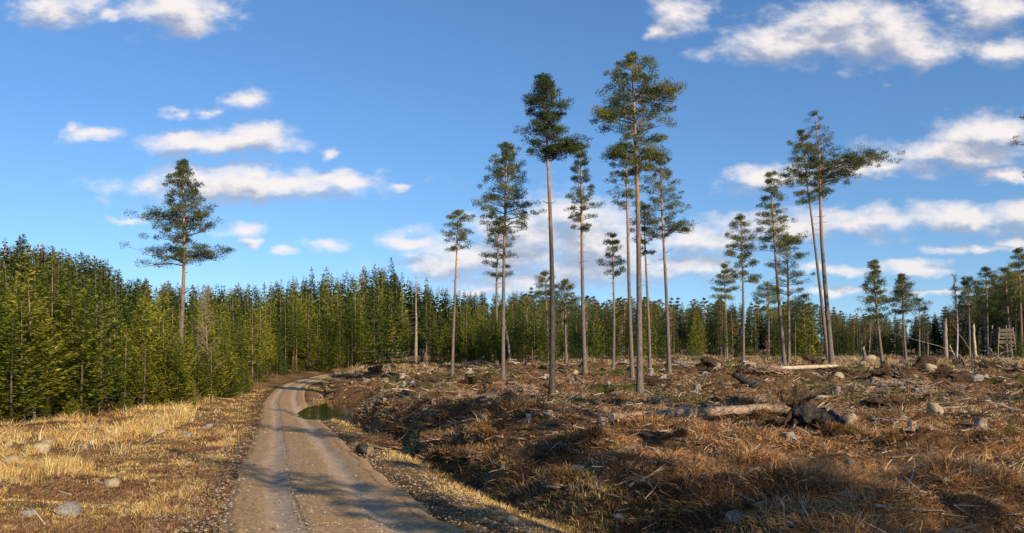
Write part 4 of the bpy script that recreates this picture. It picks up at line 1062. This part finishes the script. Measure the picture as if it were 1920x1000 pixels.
def root_mound(px, py, w, hpx, label, mat='soil', fibre='rust'):
    """upturned root plate: earth lump bristling with roots"""
    p = gp(px, py); d = p[1] / FPX; W = w * d / 2; Hh = hpx * d; root = empty('root_mound', p); V, F = stone_mesh(int(px), 1.0, .9)
    V = V * [W, W * .7, Hh * .7] + [0, 0, Hh * .2]; V += R.normal(0, .03, V.shape) * min(1, W)
    ob('earth', mesh('root_earth', V, [F], M[mat], None, None, False), root); G = Geo()
    for q in range(14): a = R.uniform(0, 6.28); e = R.uniform(.0, 1.3); dv = np.array([cos(a) * cos(e) * W, sin(a) * cos(e) * W * .7, sin(e) * Hh * .8]); wobble_tube(G, dv * .7, dv * R.uniform(1.2, 1.8), .05 * Hh + .02, .008, 7, .22, 5)
    ob('roots', G.mesh('mound_roots', M['dead' if R.random() < .4 else 'soil'], True), root); tag(root, label, 'root mound')
for a in [(1690, 712, 44, 22, 'dark upturned root mound left of the pale pointed stone'), (1735, 690, 46, 26, 'dark peaked root mound before the far grass on the right'), (1808, 716, 36, 22, 'dark round root mound left of the white faced stone'), (1660, 700, 40, 14, 'low dark root mound below the far grass on the right'), (1395, 702, 30, 14, 'tangled root mound behind the charred leaning stem'),
          (1335, 690, 44, 18, 'wide tangled root mound left of the peeled log'), (1490, 765, 46, 36, 'tangled root mound rising behind the dark fallen stump'), (1665, 762, 60, 22, 'dark blue grey root mound in the middle of the right heath'), (1030, 730, 30, 12, 'flat root mound beside the foot of the second tallest pine'), (700, 700, 30, 14, 'dark root mound on the bank crest by the road bend')]: root_mound(*a)

for k in range(16):
    root_mound(rs.uniform(1000, 1900) if k % 4 else rs.uniform(720, 1000), rs.uniform(684, 762), rs.uniform(14, 40), rs.uniform(8, 17), ['low dark root mound scattered over the right of the felled ground', 'low dark root mound scattered over the left of the felled ground'][0 if k % 4 else 1])
for o in [q for q in bpy.data.objects if q.get('label', '').startswith('low dark root mound scattered')]: o['group'] = 'scattered root mounds, ' + o['label'].split('over the ')[1]

def brush_pile(px, py, wpx, label, group=None):
    p = gp(px, py); w = wpx / FPX * p[1] / 2; G = Geo(); k = 46
    root = empty('brush_pile', p); th = max(.006, .0006 * p[1])
    for q in range(k):
        a = R.normal(0, .5) + (pi if R.random() < .5 else 0); c = R.normal(0, .33, 3) * [w, w * .5, 0]; c[2] = abs(R.normal(.10, .12)) * min(1.4, w) + .03; L = R.uniform(.25, .75) * w; e = np.array([cos(a), sin(a) * .7, R.normal(.12, .22)]) * L
        P = wobble_tube(G, c - e, c + e, th * R.uniform(1., 2.6), th * .5, 6, .08, 4)
        for z in range(2): j = R.integers(1, 5); wobble_tube(G, P[j], P[j] + R.normal(0, .25, 3) * L + [0, 0, .05], th, th * .4, 4, .1, 3)
    ob('branches', G.mesh('pile_branches', M[rs.choice(['log', 'soil', 'soil', 'log', 'log', 'dead'])], True), root)
    C = Geo(); c = R.normal(0, .4, (60, 3)) * [w, w * .5, .12] + [0, 0, .16]; c[:, 2] = np.abs(c[:, 2]); tuft_cloud(C, c, np.full(60, .16 * max(.6, w)), 14, .10 + .02 * w, .018 * max(1, w * .7), R.uniform(.1, .9, 60)); ob('withered_needles', C.mesh('withered_needles', M['rust']), root)
    tag(root, label, 'brush pile', group)
for (a, b, c, g) in [(18, 1050, 1480, 'centre'), (16, 1480, 1900, 'right part'), (10, 680, 1030, 'left part')]:
    for k in range(a): brush_pile(rs.uniform(b, c), 688 + 150 * rs.random() ** 1.3, rs.uniform(28, 70), f'tangled pile of cut branches and withered needles in the {g} of the felled ground', f'brush piles, {g}')
for k in range(12):
    t = rs.random(); brush_pile(690 + 420 * t + rs.uniform(-25, 25), 815 + 105 * t + rs.uniform(-22, 22), rs.uniform(50, 95), 'dark tangle of cut branches spilling down the bank beside the road', 'brush piles on the road bank')

def branch(px, py, px2, py2, r=.025, up=(0., .1), twigs=5, label=None, group=None, mat='dead', wob=.05):
    p0 = gp(px, py, .04 + up[0]); p1 = gp(px2, py2, .04 + up[1]); c = p0.copy(); c[2] -= .04; root = ob('fallen_branch', None) if False else None
    G = Geo(); P = wobble_tube(G, p0 - c, p1 - c, r, r * .35, 10, wob, 6); L = np.linalg.norm(p1 - p0)
    for q in range(twigs):
        k = R.integers(2, 9); dv = (P[k] - P[k - 1]); dv /= np.linalg.norm(dv) + 1e-6; dv = dv + R.normal(0, .7, 3); dv[2] = abs(dv[2]) * .6; wobble_tube(G, P[k], P[k] + dv * L * R.uniform(.1, .28), r * .5, r * .15, 5, .15, 4)
    o = ob('fallen_branch', G.mesh('fallen_branch', M[mat], True)); o.location = c; tag(o, label, 'branch', group)
for a in [(1228, 728, 1318, 728, .045, (.0, .1), 5, 'long pale forked branch lying right of the tallest pine'), (1225, 727, 1262, 725, .03, (0, .8), 3, 'thin pale branch leaning up beside the long forked one'), (1315, 725, 1328, 724, .07, (.0, .8), 3, 'bleached bent branch with a hooked top right of the tallest pine'),
          (1100, 793, 1160, 795, .02, (0, .1), 4, 'thin branch at the left tip of the long fallen log'), (1640, 965, 1755, 985, .02, (.05, .1), 3, 'long bowed bare branch lying in the bottom right shade'), (1580, 985, 1680, 988, .018, (.05, .05), 2, 'straight pale stick at the bottom edge on the right'),
          (1395, 905, 1470, 925, .012, (.05, .1), 2, 'thin arching twig above the bottom shade, centre right'), (1380, 948, 1430, 962, .018, (.1, .05), 1, 'short pale stick left of the bluish boulder'), (1350, 985, 1372, 950, .016, (0, .1), 1, 'thin stick standing steeply left of the bluish boulder'), (1500, 968, 1525, 999, .018, (.15, .0), 0, 'sloping stick in the bottom shade right of the bluish boulder'),
          (806, 858, 817, 832, .016, (0, .25), 0, 'short white stick upright on the dark bank'), (1660, 812, 1700, 790, .035, (.0, .1), 3, 'grey broken branch right of the pale stone beside the fallen stump'), (1800, 812, 1838, 806, .025, (.0, .05), 1, 'pale stick pointing at the dark and white split stump'),
          (1878, 682, 1852, 681, .09, (.0, 1.9), 5, 'bleached twisted bough arching before the hunting tower'), (1892, 690, 1866, 688, .08, (.0, 1.2), 5, 'second bleached bough curling right below the hunting tower'), (1800, 688, 1830, 700, .08, (.3, .1), 3, 'bleached branch sloping down left of the hunting tower'),
          (950, 752, 990, 768, .02, (0, .05), 3, 'thin pale branch left of the gnarled grey stump'), (1055, 765, 1100, 763, .03, (.05, .6), 3, 'dark branch rising to the right of the gnarled grey stump'), (258, 838, 290, 826, .02, (0, .15), 2, 'thin pale branch in the left heath beside the dark stump'), (420, 855, 430, 838, .016, (0, .15), 0, 'small white stick upright in the shade left of the road'),
          (735, 838, 700, 852, .02, (0, .05), 2, 'dark twig over the bank left of the white stick'), (1180, 925, 1260, 880, .02, (.05, .1), 3, 'long thin branch lying up the shaded bank'), (1690, 950, 1720, 905, .012, (0, .4), 2, 'bare upright stem in the right foreground shade'), (1490, 800, 1492, 770, .02, (0, .5), 1, 'thin grey stem standing before the dark fallen stump')]:
    branch(*a[:6], a[6], a[7])
for k in range(64):
    px = rs.uniform(650, 1900); py = 690 + 290 * rs.random() ** 1.6; g = 'lower shaded part' if py > 850 else ('middle' if py > 760 else 'far part'); D_ = 20 + 90 * rs.random() * (py - 640) / 200
    if ground_at(px, py)[1] < 5: continue
    an = rs.uniform(-.5, .5); X2, Y2 = px + D_ * cos(an) * rs.choice([-1, 1]), min(996, max(684, py + D_ * .35 * sin(an)))
    if float(road_dist(*[np.array([v]) for v in ground_at(X2, Y2)[:2]])[0][0]) < 3 or float(road_dist(*[np.array([v]) for v in ground_at(px, py)[:2]])[0][0]) < 3: continue
    branch(px, py, X2, Y2, rs.uniform(.008, .02) * (1 + (py < 760)), (0, rs.uniform(0, .2)), rs.randrange(2, 6), f'broken branch strewn over the {g} of the felled ground', f'broken branches in the {g} of the felled ground', rs.choice(['dead', 'log', 'log', 'soil']))

# --- standing dead stems
def snag(bx, by, tx, ty, rpx, label, mat='dead', twigs=0, name='broken_stem', cat='dead tree'):
    x, y, z = ground_at(bx, by); d = y / FPX; H = EYE - z + (HORY - ty) * d; G = Geo(); n = 9; t = np.linspace(0, 1, n)[:, None]
    P = t * np.array([(tx - bx) * d, 0, H]) + np.concatenate([R.normal(0, .03, (n, 2)), np.zeros((n, 1))], 1); r = rpx * d / 2
    if twigs: rad = r * (1 - t[:, 0]) + .02
    else: rad = r * (1 - .3 * t[:, 0])
    P[0, 2] = -.2; root = empty(name, (x, y, z)); G.tube(P, rad, 8, 0.)
    ob('stem', G.mesh('snag_stem', M[mat], True), root)
    if not twigs:
        G = Geo()
        for q in range(4): G.blades((P[-1] + R.normal(0, r * .4, 3))[None], np.array([[R.normal(0, .2), R.normal(0, .2), 1.]]), R.uniform(.2, .6), r * .8, 0.)
        G2 = Geo(); e = P[-1]; G2.tube([e, e + [r * .3, 0, .18], e + [r * .45, 0, .42]], [rad[-1] * .9, rad[-1] * .5, .01], 6, 0.); ob('splinter', G2.mesh('splinter', M['pale']), root)
    else:
        G = Geo()
        for q in range(twigs):
            s = R.uniform(.35, .98); c = P[0] + (P[-1] - P[0]) * s; a = R.uniform(0, 6.28); L = (1.1 - s) * H * .14 + .15
            wobble_tube(G, c, c + [cos(a) * L, sin(a) * L, L * R.uniform(-.3, .3)], .025, .008, 4, .1, 3)
        ob('branches', G.mesh('snag_branches', M[mat]), root)
    tag(root, label, cat)
snag(987, 674, 988, 584, 5, 'pale broken stem behind the pine foot left of centre', 'pale')
snag(842, 672, 843, 636, 7, 'short pale snag beside the slender leftmost pine', 'pale')
snag(957, 678, 945, 596, 5, 'bare stem leaning left between the spire shaped pine and the pale broken stem', 'dead')
snag(780, 684, 780, 514, 7, 'tall dead grey tree with short twigs by the wood', 'dead', 60, 'dead_tree')
snag(1774, 672, 1772, 600, 9, 'thick dark broken stem left of the leafless birch', 'dead')
snag(1829, 672, 1825, 612, 6, 'pale broken stem left of the hunting tower', 'pale')
snag(1790, 669, 1781, 650, 4, 'short stick leaning left beside the thick broken stem', 'pale')
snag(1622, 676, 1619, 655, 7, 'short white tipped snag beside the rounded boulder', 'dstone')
snag(10, 560, 30, 470, 4, 'bare brown tree among the pines at the left frame edge', 'gbark', 50, 'dead_tree') if False else None

def hunting_tower():
    x, y, z = ground_at(1880, 671); d = y / FPX; root = empty('hunting_tower', (x, y, z)); W = 14 * d; H = (EYE - z) + (HORY - 645) * d; T = (EYE - z) + (HORY - 616) * d; Dp = W * .8
    for (sx, sy) in ((-1, -1), (1, -1), (-1, 1), (1, 1)):
        G = Geo(); G.tube([[sx * W * 1.25, sy * Dp * 1.2, -.2], [sx * W * .92, sy * Dp * .92, T + (.5 if sy > 0 else .15)]], [.09, .075], 6); ob('leg', G.mesh('tower_leg', M['dead'], True), root)
    def plank(a, b, h, name='plank', par=root, th=.03, m='plank'):
        a = np.array(a, float); b = np.array(b, float); e = (b - a) / np.linalg.norm(b - a); nrm = np.cross(e, [0, 0, 1.]); nrm /= np.linalg.norm(nrm) + 1e-9; u = np.cross(nrm, e)
        V = []
        for P0 in (a, b):
            for (i, j) in ((-1, -1), (1, -1), (1, 1), (-1, 1)): V.append(P0 + nrm * th * i + u * h / 2 * j)
        G = Geo(); G.add(V, None, [[0, 1, 2, 3][::-1], [4, 5, 6, 7], [0, 1, 5, 4], [1, 2, 6, 5], [2, 3, 7, 6], [3, 0, 4, 7]], 0.); return ob(name, G.mesh(name, M[m]), par)
    n = 4; bh = (T - H) / n
    for q in range(n):
        if q == 1: hgt = bh * .55
        else: hgt = bh * .78
        zz = H + bh * (q + .5)
        plank([-W, -Dp, zz + R.normal(0, .03)], [W, -Dp, zz + R.normal(0, .03)], hgt); plank([-W - .01, -Dp + .05, zz], [-W - .01, Dp, zz], hgt); plank([W + .01, -Dp + .05, zz], [W + .01, Dp, zz], hgt)
        if q < 2: plank([-W, Dp, zz], [W, Dp, zz], hgt)
    G = Geo(); G.add([[-W, -Dp, H], [W, -Dp, H], [W, Dp, H], [-W, Dp, H], [-W, -Dp, H + .06], [W, -Dp, H + .06], [W, Dp, H + .06], [-W, Dp, H + .06]], None, [[3, 2, 1, 0], [4, 5, 6, 7], [0, 1, 5, 4], [1, 2, 6, 5], [2, 3, 7, 6], [3, 0, 4, 7]], 0.); ob('platform', G.mesh('platform', M['plank']), root)
    plank([-W * 1.2, -Dp * 1.15, .3], [W * 1.0, -Dp, H * .9], .09, 'brace', root, .02, 'dead'); plank([W * 1.2, -Dp * 1.15 - .06, .3], [-W * 1.0, -Dp - .06, H * .9], .09, 'brace', root, .02, 'dead')
    lad = empty('ladder'); lad.parent = root
    for sx in (-.22, .22): G = Geo(); G.tube([[sx, -Dp * 2.1, -.1], [sx, -Dp - .08, H + .3]], [.04, .035], 5); ob('ladder_rail', G.mesh('ladder_rail', M['dead']), lad)
    for q in range(7): t = (q + .6) / 7.5; G = Geo(); c = np.array([0, -Dp * 2.1 + (Dp * 1.1 - .08) * t, (H + .3) * t]); G.tube([c - [.24, 0, 0], c + [.24, 0, 0]], [.025, .025], 5); ob('rung', G.mesh('rung', M['dead']), lad)
    tag(root, 'weathered wooden hunting tower with plank sides on splayed legs, far right', 'hunting tower')
hunting_tower()
print('objects', len(bpy.data.objects))
